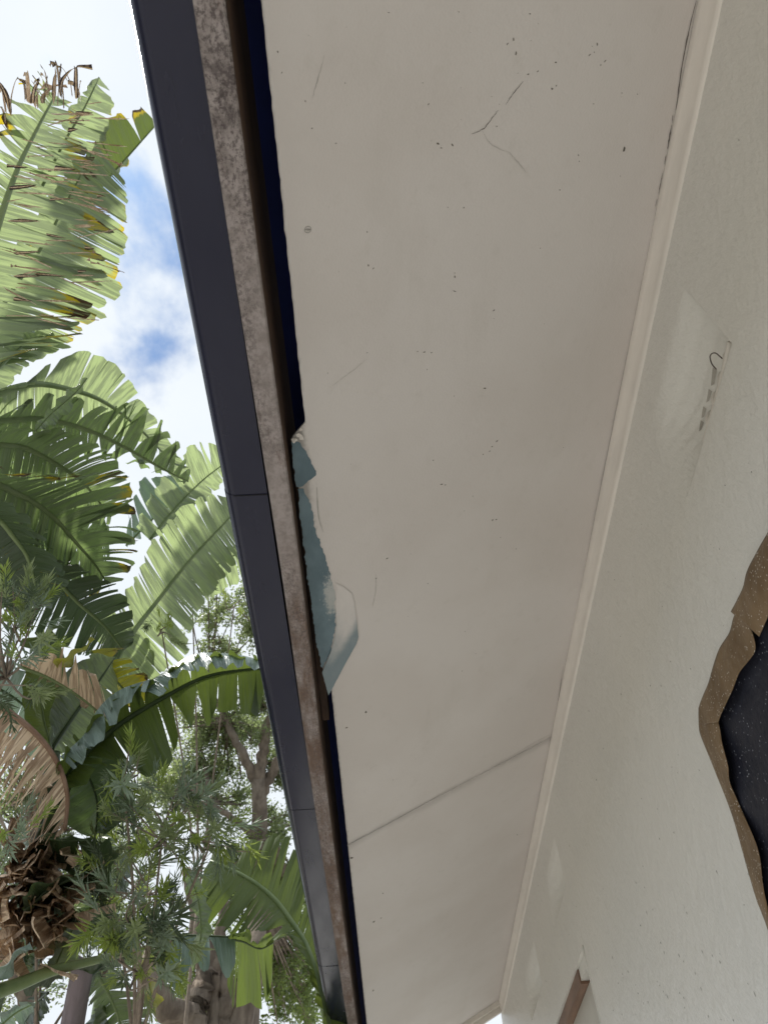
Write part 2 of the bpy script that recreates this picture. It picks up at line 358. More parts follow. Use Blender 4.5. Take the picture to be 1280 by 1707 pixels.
# painted-over air vents: hollows that fall away under a sharp lower and near edge
def make_vent(y0, y1, z0, z1, ey, ez, depth, first):
    n = 110; V, Fc = [], []
    def dep(y, z):
        yy = (y - ey); zz = (z - ez)
        if yy <= 0 or zz <= 0: return 0
        near = min(1, yy / .006); low = min(1, zz / .006)
        top = max(0, min(1, (z1 - .010 - z) / .125)); top = top * top * (3 - 2 * top)
        far = max(0, min(1, (y1 - .03 - y) / .15)); far = far * far * (3 - 2 * far)
        g_ = 0.0015 * math.sin((z - ez) * 210) * (1 if zz > .06 else 0)
        slot = 0
        return max(0, depth * min(near, low) * top * far + g_ * near * top * far + slot)
    yc = sorted([y0 + (y1 - y0) * i / n for i in range(n + 1)] + [ey, ey + .006, ey + .002])
    zc = sorted([z0 + (z1 - z0) * i / n for i in range(n + 1)] + [ez, ez + .006, ez + .002])
    for y in yc:
        for z in zc: V.append((XW + dep(y, z), y, z + CZ))
    m_ = len(zc)
    for i in range(len(yc) - 1):
        for j in range(m_ - 1):
            Fc.append((i * m_ + j, i * m_ + j + 1, (i + 1) * m_ + j + 1, (i + 1) * m_ + j))
    o = mesh('air_vent', V, Fc, MW, house, smooth=True)
    def hit(px, py):
        rr = ray(px, py); k = XW / rr.x
        while k < XW / rr.x * 1.3:
            p = rr * k
            if p.x >= XW + dep(p.y, p.z): return Vector((p.x, p.y, p.z))
            k *= 1.0005
        return rr * (XW / rr.x)
    if first:
        for (xa, ya, xb, yb, w_) in [(1189, 612, 1186, 640, 7), (1182, 648, 1178, 668, 6), (1173, 677, 1170, 694, 5.5), (1169, 700, 1166, 716, 5)]:
            V = []
            for px, py in [(xa, ya), (xa + w_, ya + 4), (xb + w_ * .8, yb), (xb, yb + 3), (xa - 1.5, (ya + yb) / 2)]:
                h_ = hit(px, py); V.append((h_.x - .0012, h_.y, h_.z + CZ))
            mesh('grille_slot_shade', V, [(0, 1, 2, 3, 4)], M_slot, o)  # flat patch on the recess surface, painted as the shade of a slot
        V, Fc = [], []
        pth = catmull([(XW + .012, ey + .012, ez + .026 + CZ), (XW + .014, ey + .09, ez + .021 + CZ), (XW + .012, ey + .19, ez + .014 + CZ)], 20)
        tube_geo(pth, .0055, V, Fc, 8); mesh('grille_rail', V, Fc, MT, o, True)
        for k in range(4):
            V, Fc = [], []; yk = ey + .045 + k * .038
            pth = catmull([(XW + .014, yk, ez + .02 + CZ), (XW + .022, yk - .002, ez + .045 + CZ), (XW + depth, yk - .004, ez + .062 + CZ)], 8)
            tube_geo(pth, .0060, V, Fc, 6); mesh('grille_bar', V, Fc, MT, o, True)
        V, Fc = [], []
        pth = catmull([(XW + .006, ey + .040, ez + .026 + CZ), (XW - .002, ey + .036, ez + .038 + CZ), (XW - .004, ey + .046, ez + .047 + CZ), (XW + .002, ey + .060, ez + .046 + CZ), (XW + .008, ey + .066, ez + .038 + CZ)], 16)
        tube_geo(pth, .0010, V, Fc, 6); mesh('wire_hook', V, Fc, M_hook, o, True)
for i, h in enumerate(vents): make_vent(*h, depth=.046 if i == 0 else .045, first=(i == 0))

# soffit sheets: 6 mm boards on the rake, with a broken outer edge
def left_edge(y):
    e = -0.0945
    if y > 0.70 and y < 1.40:
        k = min(1, (y - .70) / .012) * min(1, max(0, (1.405 - y) / .03))
        e -= k * (.0235 - .012 * (y - .72))
    elif y >= 1.40: e = -0.0975
    e += .0007 * mnoise.noise((y * 28, 3.1, 0)) + .0009 * mnoise.noise((y * 110, 9.1, 0))
    if y < 0.72: e += .0015 * mnoise.noise((y * 60, 1.1, 0))
    return e
XC = 0.561
def sdev(x, y):
    # slight paint blisters and sag near the peeled place, ridge of filler over the butt joint
    h = -.0022 * math.exp(-(((x + .005) / .035) ** 2 + ((y - 1.13) / .12) ** 2))
    h += -.0012 * math.exp(-(((x - .03) / .02) ** 2 + ((y - 1.02) / .16) ** 2))
    h += .0016 * mnoise.noise((x * 3.1, y * 2.2, 0)) + .0015 * math.exp(-((y - 2.116) / .03) ** 2)
    return h
def soffit(y0, y1):
    ny, nx = int((y1 - y0) / .011), 46; V, Fc = [], []
    for lay in (0, 1):
        for i in range(ny + 1):
            y = y0 + (y1 - y0) * i / ny; e = left_edge(y) + (.001 if lay else 0)
            for j in range(nx + 1):
                x = e + (XC - e) * (j / nx) ** 1.25
                V.append((x, y, sof_z(x) + (sdev(x, y) if lay == 0 else .006)))
    W_ = nx + 1; T = (ny + 1) * W_
    for i in range(ny):
        for j in range(nx):
            a = i * W_ + j; Fc.append((a, a + W_, a + W_ + 1, a + 1)); a += T; Fc.append((a, a + 1, a + W_ + 1, a + W_))
        a = i * W_; Fc.append((a, a + T, a + T + W_, a + W_))
    for j in range(nx):
        a = j; Fc.append((a, a + 1, a + 1 + T, a + T)); a = ny * W_ + j; Fc.append((a, a + T, a + T + 1, a + 1))
    return mesh('soffit_panel', V, Fc, MS, house, smooth=False)
sof_near = soffit(-0.9, 2.1152); sof_far = soffit(2.1158, END)
for o in (sof_near, sof_far):
    pl = o.data.polygons; pl.foreach_set('use_smooth', [abs(p.normal.z) > .5 for p in pl])
def sp3(px, py, off=.0008):
    x, y = on_sof(px, py); return Vector((x, y, sof_z(x) - off))
def sof_line(pts, w, mat, name, wob=.0006, off=.0009, parent=None):
    ps = catmull([(*on_sof(*p), 0) for p in pts], 6 * len(pts)); V, Fc = [], []
    n = len(ps)
    for i, p in enumerate(ps):
        d = (ps[min(i + 1, n - 1)] - ps[max(i - 1, 0)]).normalized(); nn = Vector((-d.y, d.x, 0))
        ww = w * (.25 + .75 * math.sin(math.pi * (i + .6) / n)) * R.uniform(.6, 1.3)
        q = p + nn * R.uniform(-wob, wob)
        for s in (1, -1):
            a = q + nn * ww * s * .5; V.append((a.x, a.y, sof_z(a.x) + sdev(a.x, a.y) - .0007))
    for i in range(n - 1): Fc.append((2 * i, 2 * i + 1, 2 * i + 3, 2 * i + 2))
    return mesh(name, V, Fc, mat, parent or sof_near)
sof_line([(1160, 0), (1149, 45), (1137, 105), (1126, 183)], .0024, M_crack, 'crack', .0002)
sof_line([(1121, 190), (1120, 204)], .0013, M_crack, 'crack', .0001)
sof_line([(1119, 207), (1112, 248)], .0026, M_crack, 'crack', .0001)
sof_line([(1110, 256), (1107, 273)], .0014, M_crack, 'crack', .0001)
sof_line([(1104, 287), (1097, 323)], .0015, M_crack, 'crack', .0001)
sof_line([(1095, 330), (1092, 344)], .0012, M_crack, 'crack', .0001)
sof_line([(872, 135), (858, 152), (847, 167), (843, 174)], .0011, M_crack, 'crack')
sof_line([(830, 183), (815, 203), (805, 214), (786, 223)], .0012, M_crack, 'crack')
sof_line([(803, 217), (816, 237), (832, 247), (847, 252)], .0007, M_scuff, 'crack')
sof_line([(847, 252), (860, 266), (878, 287)], .0008, M_scuff, 'crack')
sof_line([(612, 598), (585, 620), (550, 645)], .0007, M_scuff, 'crack')
sof_line([(541, 90), (530, 130), (520, 165)], .0008, M_scuff, 'crack')
sof_line([(528, 812), (531, 860), (539, 887)], .0026, M_scuff, 'scratch', .0001)
sof_line([(626, 955), (626, 985), (621, 1010)], .0010, M_scuff, 'scratch')
sof_line([(755, 484), (760, 486)], .0012, M_crack, 'scratch')
sof_line([(938, 1110), (930, 1170), (924, 1215)], .0010, M_crack, 'crack', .0001)
sof_line([(920, 1224), (900, 1233), (850, 1262)], .0016, M_scuff, 'crack', .0006, .0009, sof_far)
sof_line([(578, 1410), (640, 1378), (700, 1345), (760, 1310)], .0022, M_scuff, 'crack', .0006, .0009, sof_far)
def speck(px, py, r, ang=None, mat=M_dirt):
    x, y = on_sof(px, py); ang = R.uniform(0, 3.1) if ang is None else ang
    par = sof_near if y < 2.113 else sof_far
    V = []; n = 7; top = []
    for i in range(n):
        th = 2 * math.pi * i / n; rr = r * R.uniform(.6, 1.2)
        dx, dy = math.cos(th) * rr * 1.6, math.sin(th) * rr * .7
        xx = x + dx * math.cos(ang) - dy * math.sin(ang); yy = y + dx * math.sin(ang) + dy * math.cos(ang)
        V.append((xx, yy, sof_z(xx) + sdev(xx, yy) - .0003))
    V.append((x, y, sof_z(x) + sdev(x, y) - .0003 - r * .7 - .0005))
    mesh('dirt_speck', V, [(i, n, (i + 1) % n) for i in range(n)], mat, par)
for px, py, r in [(856, 65, 1.6), (846, 72, 1.3), (860, 88, 1.9), (926, 103, 1.5), (995, 73, 1.5), (982, 91, 1.4), (990, 86, .9), (1008, 101, 1.5), (1001, 107, 1), (920, 147, 1.7), (927, 142, 1), (880, 123, 1.2), (896, 118, 1),
                  (1040, 247, 3.2), (964, 258, 1.5), (965, 268, .9), (933, 316, 1.3), (730, 239, 2), (754, 241, 1.6), (735, 246, 1), (714, 173, 1.2), (828, 210, .9), (1036, 154, .9), (1062, 156, .9), (773, 346, 1), (758, 455, 1), (758, 461, 1.7), (823, 517, 1.6),
                  (707, 587, 1.5), (696, 586, 1.2), (719, 588, 1.2), (712, 616, .9), (808, 647, 2.2), (757, 660, .9), (722, 767, 1.2), (736, 807, 2), (742, 808, 1.3), (788, 827, 1), (821, 867, 2.2), (827, 866, 1.6), (828, 735, 2.0), (820, 744, 1.5), (816, 752, 1.5), (805, 757, 1.4),
                  (939, 746, 1), (614, 442, 1.4), (622, 447, 1.1), (612, 386, 1), (520, 213, 1), (612, 588, 1), (645, 930, 1.6), (627, 963, 1.4), (713, 973, 1), (770, 1119, 1.1), (793, 1090, 1), (610, 1187, 2.6), (578, 1213, 1.8), (655, 1300, .9), (862, 1392, 1.3),
                  (586, 1430, 2.8), (638, 1490, 1.7), (623, 1537, 2.4), (635, 1531, 1.3), (622, 1652, 2.6), (470, 120, .9), (463, 85, 1), (509, 168, 1), (560, 238, .9), (910, 1274, 1), (775, 1053, 1.1), (860, 915, 1.2), (834, 896, 1), (648, 20, .9), (883, 22, 1)]:
    k = 0.00095 * (1 + max(0, py - 900) / 900)
    speck(px, py, r * k)
for i in range(90):
    px, py = R.uniform(470, 1080), R.uniform(0, 1650)
    x, y = on_sof(px, py)
    if x > XC - .03 or x < -.08: continue
    speck(px, py, R.uniform(.0003, .0009), mat=R.choice([M_dirt, M_scuff, M_scuff]))
# small nail head ring
x, y = on_sof(513, 382); V, Fc = [], []
tube_geo([Vector((x + .0045 * math.cos(t * math.pi / 9), y + .0045 * math.sin(t * math.pi / 9), sof_z(x + .0045 * math.cos(t * math.pi / 9)) - .0004)) for t in range(19)], .0006, V, Fc, 5)
mesh('nail_head', V, Fc, M_scuff, sof_near, True)
speck(513, 382, .0030, 0.3, M_scuff)

# the bared old blue-grey paint and the thin film beside it
def patch(name, outline, wear, jag, off, mat=M_patch, res=.0045):
    z = 3.283; pts = [(*on_sof(400 + a / z, 680 + b / z),) for a, b in outline]
    poly = []
    for (x0, y0), (x1, y1) in zip(pts, pts[1:] + pts[:1]):
        L_ = math.hypot(x1 - x0, y1 - y0); n = max(1, int(L_ / .0025))
        for i in range(n):
            t = i / n; x = x0 + (x1 - x0) * t; y = y0 + (y1 - y0) * t
            j = jag * 1.3 * mnoise.noise((x * 70, y * 70, .5)) + jag * .7 * mnoise.noise((x * 230, y * 230, 2.5)) + jag * .4 * mnoise.noise((x * 600, y * 600, 4.5))
            nx_, ny_ = (y1 - y0) / max(L_, 1e-6), -(x1 - x0) / max(L_, 1e-6)
            poly.append((x + nx_ * j, y + ny_ * j))
    bm = bmesh.new(); vs_ = [bm.verts.new((x, y, 0)) for x, y in poly]
    f = bm.faces.new(vs_); bmesh.ops.triangulate(bm, faces=[f])
    for _ in range(3):
        ed = [e for e in bm.edges if e.calc_length() > res * 2]
        if ed: bmesh.ops.subdivide_edges(bm, edges=ed, cuts=1)
    bmesh.ops.triangulate(bm, faces=bm.faces[:])
    bm.verts.index_update()
    V, wv = [], []
    for v in bm.verts:
        V.append((v.co.x, v.co.y, sof_z(v.co.x) + sdev(v.co.x, v.co.y) - (off(v.co.x, v.co.y) if callable(off) else off))); wv.append(wear(v.co.x, v.co.y))
    Fc = [tuple(v.index for v in f.verts) for f in bm.faces]; bm.free()
    o = mesh(name, V, Fc, mat, sof_near, attrs={'wear': wv}); return o
patch('bare_patch', [(285, 182), (325, 190), (350, 225), (385, 290), (415, 345), (415, 370), (370, 398), (345, 425), (315, 432), (303, 400), (290, 300)],
      lambda x, y: .12 + max(0, (y - .80) * 6), .0018, .0009)
def wear2(x, y):
    return max(.05, min(.72, .1 + .62 * math.exp(-((y - 1.115) / .075) ** 2) * min(1, max(0, (x + .105) / .02)) + max(0, y - 1.27) * 1.4))
patch('bare_patch', [(317, 440), (348, 440), (375, 500), (400, 560), (408, 650), (440, 740), (465, 820), (485, 900), (510, 960), (520, 1050), (526, 1180), (515, 1260), (490, 1340), (452, 1420), (440, 1400), (420, 1290), (400, 1150), (378, 990), (354, 800), (332, 620)],
      wear2, .0024, .0009)
patch('paint_film', [(530, 960), (565, 975), (612, 1010), (625, 1060), (638, 1160), (648, 1250), (638, 1285), (590, 1370), (545, 1455), (500, 1540), (484, 1568), (466, 1500), (450, 1440), (492, 1345), (517, 1260), (528, 1180), (524, 1080)],
      lambda x, y: max(.35, min(1.25, 1.25 - max(0, (y - 1.08)) * 1.8 - max(0, (-.055 - x) * 8) - .45 * min(1, max(0, (x + .058 + (y - 1.25) * .5) / .02)) * min(1, max(0, (y - 1.08) / .08)))), .0004,
      lambda x, y: .0011 + .0022 * min(1, max(0, (y - 1.09) / .16)), M_film)
# torn chips where the sheet has broken away
for px, py, s in [(499, 724, .006), (491, 732, .005), (502, 714, .004), (503, 728, .005)]:
    x, y = on_sof(px, py); V = []
    for i in range(7):
        th = i / 7 * 6.283; rr = s * R.uniform(.5, 1.2); V.append((x + math.cos(th) * rr, y + math.sin(th) * rr, sof_z(x) - .002 - R.uniform(0, .004)))
    V.append((x, y, sof_z(x) - .006)); mesh('paint_chip', V, [(i, 7, (i + 1) % 7) for i in range(7)], MT, sof_near)

# cornice moulding in the wall corner
prof = [(0.5495, 1.3955 - .0006), (0.5490, 1.3880), (0.5520, 1.3800), (0.5575, 1.3650), (0.5600, 1.3520), (0.5605, 1.3425), (0.5650, 1.3390)]
V, Fc = [], []; ny = 180
for i in range(ny + 1):
    y = -0.9 + (END + .9) * i / ny; dx = .0009 * mnoise.noise((y * 3, 0, 4)) + .0004 * mnoise.noise((y * 17, 0, 7))
    for x, z in prof: V.append((x + dx * (1 if x < .564 else 0), y, z + CZ + dx))
n = len(prof)
for i in range(ny):
    for j in range(n - 1): Fc.append((i * n + j, i * n + j + 1, (i + 1) * n + j + 1, (i + 1) * n + j))
mesh('cornice_moulding', V, Fc, MT, house, smooth=True)

# fascia board: bottom edge, inner face; slightly bowed, chewed arrises
V, Fc = [], []; ny = 420
for i in range(ny + 1):
    y = -0.9 + (END + .93 + .06) * i / ny
    bow = .004 * math.exp(-((y - 1.0) / .45) ** 2)
    e1 = .0011 * mnoise.noise((y * 40, 0, 0)) + .0006 * mnoise.noise((y * 130, 0, 0)); e2 = .0010 * mnoise.noise((y * 33, 5, 0)) + .0007 * mnoise.noise((y * 150, 5, 0))
    z = 1.030 + CZ
    V += [(-.1660 + bow, y, 1.30 + CZ), (-.1660 + bow, y, z + .002), (-.1645 + bow + e1, y, z + abs(e1)), (-.1325 + bow + e2, y, z + abs(e2)), (-.1300 + bow + e2 * .5, y, z + .003), (-.1300 + bow, y, 1.30 + CZ)]
for i in range(ny):
    for j in range(5): Fc.append((i * 6 + j, i * 6 + j + 1, (i + 1) * 6 + j + 1, (i + 1) * 6 + j))
fo = mesh('fascia_board', V, Fc, MF, house); fo.data.materials.append(M_wood)
fo.data.polygons.foreach_set('material_index', [1 if (k % 5) == 4 else 0 for k in range(len(fo.data.polygons))])
V, Fc = box_geo(-.128, -.112, .78, 1.56, 1.112 + CZ, 1.150 + CZ)
mesh('timber_batten', V, Fc, M_wood, house)

# gutter: charcoal box gutter in overlapping sections
def gutter_profile(s=0.0):
    p = [(-.1672, 1.16), (-.1672, 1.038 - s)]
    cxr, czr, rr = -.220, 1.058 - s, .020
    for k in range(9):
        th = math.radians(270 - k * 90 / 8); p.append((cxr + (rr + s) * math.cos(th), czr + rr * math.sin(th)))
    p += [(-.2402 - s, 1.060), (-.2402 - s, 1.080), (-.2440 - s, 1.083), (-.2452 - s, 1.088), (-.2440 - s, 1.092), (-.2402 - s, 1.094), (-.2392 - s, 1.15), (-.236, 1.155), (-.230, 1.155)]
    return p
def extrude(prof, ya, yb, ny, wob=.0):
    V, Fc = [], []; n = len(prof)
    for i in range(ny + 1):
        y = ya + (yb - ya) * i / ny; w_ = wob * mnoise.noise((y * 2.3, 0, 8))
        for x, z in prof: V.append((x, y, z + CZ + w_ * min(1, abs(x + .1672) * 40)))
    for i in range(ny):
        for j in range(n - 1): Fc.append((i * n + j, (i + 1) * n + j, (i + 1) * n + j + 1, i * n + j + 1))
    for e in (0, ny):
        pass
    return V, Fc
gut = None
cuts = [(-0.9, .806, 0.0), (.8045, 1.829, .0007), (1.8275, 2.845, 0.0), (2.8435, END + .1, .0007)]
for ya, yb, s in cuts:
    V, Fc = extrude(gutter_profile(s), ya, yb, 40, .0012)
    if gut is None: gut = mesh('gutter', V, Fc, MG, house)
    else: o = mesh('gutter_section', V, Fc, MG, gut)
for o in [gut] + [c for c in gut.children]:
    md = o.modifiers.new('thickness', 'SOLIDIFY'); md.thickness = .0007; md.offset = -1; md.use_rim = False
    o.data.polygons.foreach_set('use_smooth', [True] * len(o.data.polygons)); o.data.set_sharp_from_angle(angle=math.radians(35))
for yj in (.806, 1.829, 2.845):
    V, Fc = extrude([(x, z - .0016) if z < 1.06 else (x - .0014, z) for x, z in gutter_profile(0)][1:-9], yj - .0013, yj + .0013, 1)
    mesh('joint_lip', V, Fc, M_seam, gut)

# roof over the eave: underlay, deck and tiles, closed to the sky
V, Fc = [], []
def slab(x0, x1, y0, y1, zoff, th):
    b = len(V)
    for z in (zoff, zoff + th):
        for y in (y0, y1):
            for x in (x0, x1): V.append((x, y, sof_z(x) + z))
    Fc.extend([tuple(b + i for i in f) for f in ((0, 2, 3, 1), (4, 5, 7, 6), (0, 1, 5, 4), (2, 6, 7, 3), (0, 4, 6, 2), (1, 3, 7, 5))])
slab(-.165, 3.4, -4.0, END + .08, .16, .02)
mesh('roof_underlay', V, Fc, M_navy, house)
V, Fc = [], []; slab(-.225, 3.4, -4.0, END + .12, .183, .05); mesh('roof', V, Fc, M_tile, house)
for yr in (-.3, .3, 1.72, 2.35, 3.0, 3.7):
    V, Fc = [], []; slab(-.05, .56, yr, yr + .038, .0075, .150); mesh('rafter', V, Fc, M_wood, house)
V, Fc = [], []; slab(-.128, .56, -.95, -.9, .0, .158); slab(-.128, .56, END + .005, END + .03, .001, .158); mesh('end_blocking', V, Fc, M_navy, house)
# gable end trims
for k, (ya, yb, dz0, dz1) in enumerate([(END - .030, END + .002, -.022, -.0005), (END + .003, END + .028, -.046, .02), (END + .031, END + .055, -.030, .10)]):
    V, Fc = [], []; slab(-.10, XC - .002 + .02 * (k > 0), ya, yb, dz0, dz1 - dz0); mesh('barge_board', V, Fc, MT, house)

# window behind the masking: timber frame and panes
wn = mesh('window', *box_geo(XW + .05, XW + .09, -.9, 1.085, .68 + CZ, .742 + CZ), M_wood2, house)
mesh('pane', *box_geo(XW + .065, XW + .07, -.9, 1.03, -.75 + CZ, .678 + CZ), M_pane, wn)
mesh('frame_stile', *box_geo(XW + .05, XW + .09, 1.032, 1.083, -.75 + CZ, .678 + CZ), M_wood2, wn)
V, Fc = box_geo(XW + .006, XW + .045, 2.56, 3.748, .842 + CZ, .882 + CZ)
wn2 = mesh('window', V, Fc, M_wood2, house)
mesh('pane', *box_geo(XW + .030, XW + .036, 2.397, 3.748, -.29 + CZ, .840 + CZ), M_pane, wn2)
mesh('head_filler', *box_geo(XW + .010, XW + .05, 2.397, 2.558, .850 + CZ, .8825 + CZ), MW, wn2)
# plaster lip beside that window
V, Fc = [], []
tube_geo([Vector((XW + .0005, 2.392 + .001 * math.sin(k), (.886 - k * .05) + CZ)) for k in range(24)], .0035, V, Fc, 8); mesh('plaster_lip', V, Fc, MW, wn2, True)
# pits and specks in the wall plaster
for i in range(260):
    y = R.uniform(.2, 4.0); z = R.uniform(-.2, 1.3)
    if any(h[0] - .02 < y < h[1] + .02 and h[2] - .02 < z < h[3] + .02 for h in wins + vents): continue
    r = R.uniform(.0006, .0018); V = [(XW - .0004, y + math.cos(t) * r * R.uniform(.5, 1), z + CZ + math.sin(t) * r * R.uniform(.8, 2.2)) for t in (0, 1.25, 2.5, 3.76, 5.0)]
    V.append((XW - .0012, y, z + CZ)); mesh('plaster_pit', V, [(k, 5, (k + 1) % 5) for k in range(5)], R.choice([M_scuff, M_scuff, M_crack]), house)

for i in range(260):
    y = R.gauss(1.75, .35); z = R.gauss(.28, .22)
    if not (1.15 < y < 2.38) or z < -.3: continue
    r = R.uniform(.0007, .0024); V = [(XW - .0004, y + math.cos(t) * r * R.uniform(.5, 1), z + CZ + math.sin(t) * r * R.uniform(.8, 2.6)) for t in (0, 1.25, 2.5, 3.76, 5.0)]
    V.append((XW - .0014, y, z + CZ)); mesh('plaster_pit', V, [(k, 5, (k + 1) % 5) for k in range(5)], R.choice([M_scuff, M_scuff, M_scuff, M_slot]), house)

# masking: black sheeting and brown paper taped round the opening
def sheet(name, A, B, nu, nv, mat, off, lift, thick, seed, label, cat, group=None):
    s = 2.44
    a = catmull([(0, *on_wall(1080 + x / s, 860 + y / s)) for x, y in A], nu); b = catmull([(0, *on_wall(1080 + x / s, 860 + y / s)) for x, y in B], nu)
    V, Fc = [], []
    for i in range(nu):
        for j in range(nv):
            t = j / (nv - 1); p = a[i].lerp(b[i], t)
            q = lift(t, i / (nu - 1)) + .0030 * abs(mnoise.noise((p.y * 12, p.z * 12, seed))) + .0022 * abs(mnoise.noise((p.y * 34, p.z * 34, seed))) + .0008 * mnoise.noise((p.y * 90, p.z * 90, seed))
            x = XW - off - max(0, q)
            k = x / XW                       # keep the outline where the sheet stands proud
            V.append((x, p.y * k, CZ + (p.z - CZ) * k))
    for i in range(nu - 1):
        for j in range(nv - 1): Fc.append((i * nv + j, i * nv + j + 1, (i + 1) * nv + j + 1, (i + 1) * nv + j))
    o = mesh(name, V, Fc, mat, smooth=True); o['label'] = label; o['category'] = cat
    if group: o['group'] = group
    md = o.modifiers.new('thickness', 'SOLIDIFY'); md.thickness = thick; md.offset = 1
    return o
inn = [(520, 300), (440, 480), (400, 560), (360, 640), (280, 840), (318, 1020), (325, 1080), (375, 1200), (438, 1360), (458, 1500), (480, 1600), (540, 1800)]
far = [(1400, -300), (1400, 100), (1400, 400), (1400, 700), (1400, 1000), (1400, 1200), (1400, 1400), (1400, 1600), (1400, 1800), (1400, 2000), (1400, 2300), (1500, 2800)]
sheet('black_sheet', [(x - 25 if x < 500 else x, y) for x, y in inn], far, 70, 50, M_black, .0015, lambda t, u: .006 * t + .003 * math.sin(t * 9 + u * 7), .0004, 3.3,
      'black speckled plastic sheeting stretched over the window opening inside the brown paper edging', 'plastic sheet')
sheet('masking_paper', [(205, 1000 - 220), (206, 850), (212, 890), (240, 960), (270, 1035), (340, 1215), (400, 1425), (440, 1560), (488, 1690), (560, 1950)],
      [(285, 835), (292, 870), (302, 930), (325, 1020), (332, 1085), (382, 1200), (447, 1360), (467, 1500), (490, 1600), (545, 1800)], 90, 14, M_paper, .0028,
      lambda t, u: .012 * t * t * abs(math.sin(u * 7 + .4)) + .004 * math.sin(t * 3.1), .0004, 1.2,
      'long narrow brown masking paper strip running down the window jamb, curling at its inner edge', 'masking paper', 'brown masking paper strips')
sheet('masking_paper', [(355, 395), (345, 420), (330, 475), (290, 540), (265, 610), (245, 680), (222, 735), (206, 785), (206, 850)],
      [(405, 435), (425, 480), (436, 530), (430, 560), (405, 595), (370, 640), (340, 715), (300, 800), (285, 840)], 70, 16, M_paper, .0045,
      lambda t, u: .010 * t * t + .004 * math.sin(t * 3.1), .0004, 4.7,
      'middle brown masking paper piece at the window corner with white paint spatter', 'masking paper', 'brown masking paper strips')
sheet('masking_paper', [(600, -120), (485, 70), (440, 150), (402, 225), (386, 290), (360, 345), (336, 390)],
      [(700, 40), (600, 200), (545, 290), (500, 370), (487, 410), (470, 450), (452, 492)], 60, 18, M_paper, .0075,
      lambda t, u: .006 * t + .006 * math.sin(t * 3.1), .0004, 7.9,
      'uppermost brown masking paper piece with torn end, overlapping the one below', 'masking paper', 'brown masking paper strips')

# ============================================================ wild banana plants
def to3(pts, dd):
    out = []
    for i, p in enumerate(pts):
        d = p[2] if len(p) > 2 else dd[0] + (dd[1] - dd[0]) * i / max(1, len(pts) - 1)
        out.append(P(p[0], p[1], d))
    return out
def half(rib, edge, cuts, gap, burn, rs, V, Fc, UV, BU, ruf=.009, arch=.06, droop=.02, depthcut=.75, rag=.06, uoff=0.0):
    n = len(rib)
    rb = catmull(rib, 97); eg = catmull(edge, 97)
    def at(c, t):
        t = max(0, min(.99999, t)) * 96; k = int(t); return c[k].lerp(c[k + 1], t - k)
    ts = [0.0]
    while ts[-1] < 1:
        ts.append(ts[-1] + rs.choice([.25, .4, .8, 1.1, 1.5, 2.2]) / cuts * .92 if cuts else 1.0)
    ts[-1] = 1.0
    if len(ts) > 2 and ts[-1] - ts[-2] < .3 / max(cuts, 1): ts.pop(-2)
    tot = sum(((rb[i] - rb[i + 1]).length) for i in range(96))
    for t0, t1 in zip(ts, ts[1:]):
        cs = max(2, min(10, int((t1 - t0) * tot / .018))) if cuts else 30
        nv = 11
        gl = gap * rs.choice([.01, .03, .08, .2, .5, 1.1]); gr = gap * rs.choice([.01, .03, .08, .2, .5, 1.1])
        if cuts > 28: gl = gap * rs.uniform(.5, 1.0); gr = gap * rs.uniform(.5, 1.0)
        fan = rs.gauss(0, 1) * (.05 if cuts > 28 else .25 / max(cuts, 3) * min(1, gap * 2))
        vc = rs.uniform(0.02, 1 - .25) if rs.random() > depthcut else rs.uniform(0.0, .35)
        ln = 1 + rs.uniform(-rag * 1.3, rag * .5); tw = rs.uniform(-1, 1); off = rs.gauss(0, 1)
        sb = burn * rs.choice([.35, .7, 1, 1.25]) if burn else 0
        b0 = len(V)
        for j in range(nv):
            v = j / (nv - 1); kk = max(0, (v - vc) / (1 - vc)) if vc < 1 else 0
            a = t0 + (t1 - t0) * gl * kk ** .8; b = t1 - (t1 - t0) * gr * kk ** .8
            for i in range(cs + 1):
                s = i / cs; t = a + (b - a) * s
                if cuts: t = min(1, max(0, t + fan * v ** 1.6))
                e = at(eg, t); r0 = at(rb, t)
                tipk = 1 - (.035 if cuts else .0) * (abs(2 * s - 1) ** 4) - rs.uniform(0, rag * .35) * (v == 1)
                p = r0.lerp(e, v * ln * tipk)
                wv = e - r0; wl = wv.length
                tg = at(rb, min(1, t + .02)) - at(rb, max(0, t - .02))
                nn = wv.cross(tg)
                nn = nn.normalized() if nn.length > 1e-9 else Vector((0, 0, 1))
                if nn.z < 0: nn = -nn
                p = p + nn * (arch * wl * 4 * v * (1 - v * .75) * .6 + ruf * math.sin(t * tot / .03 * 6.283 * .5 + off) * v
                              + wl * .035 * off * v * v * (1 if cuts else 0) + (s - .5) * tw * .22 * (t1 - t0) * tot * v ** 1.5)
                p.z -= droop * wl * v * v * 3
                V.append(p); UV.append((t * tot * 1.6 + uoff, v))
                gut_edge = (abs(2 * s - 1) ** 4) * .25 * (v > vc)
                BU.append(max(0, sb * (v ** 2.2 * 1.0 + gut_edge * v) + (0 if burn < .5 else .12 * (abs(off) > 1.3))))
        for j in range(nv - 1):
            for i in range(cs):
                q = b0 + j * (cs + 1) + i; Fc.append((q, q + 1, q + cs + 2, q + cs + 1))
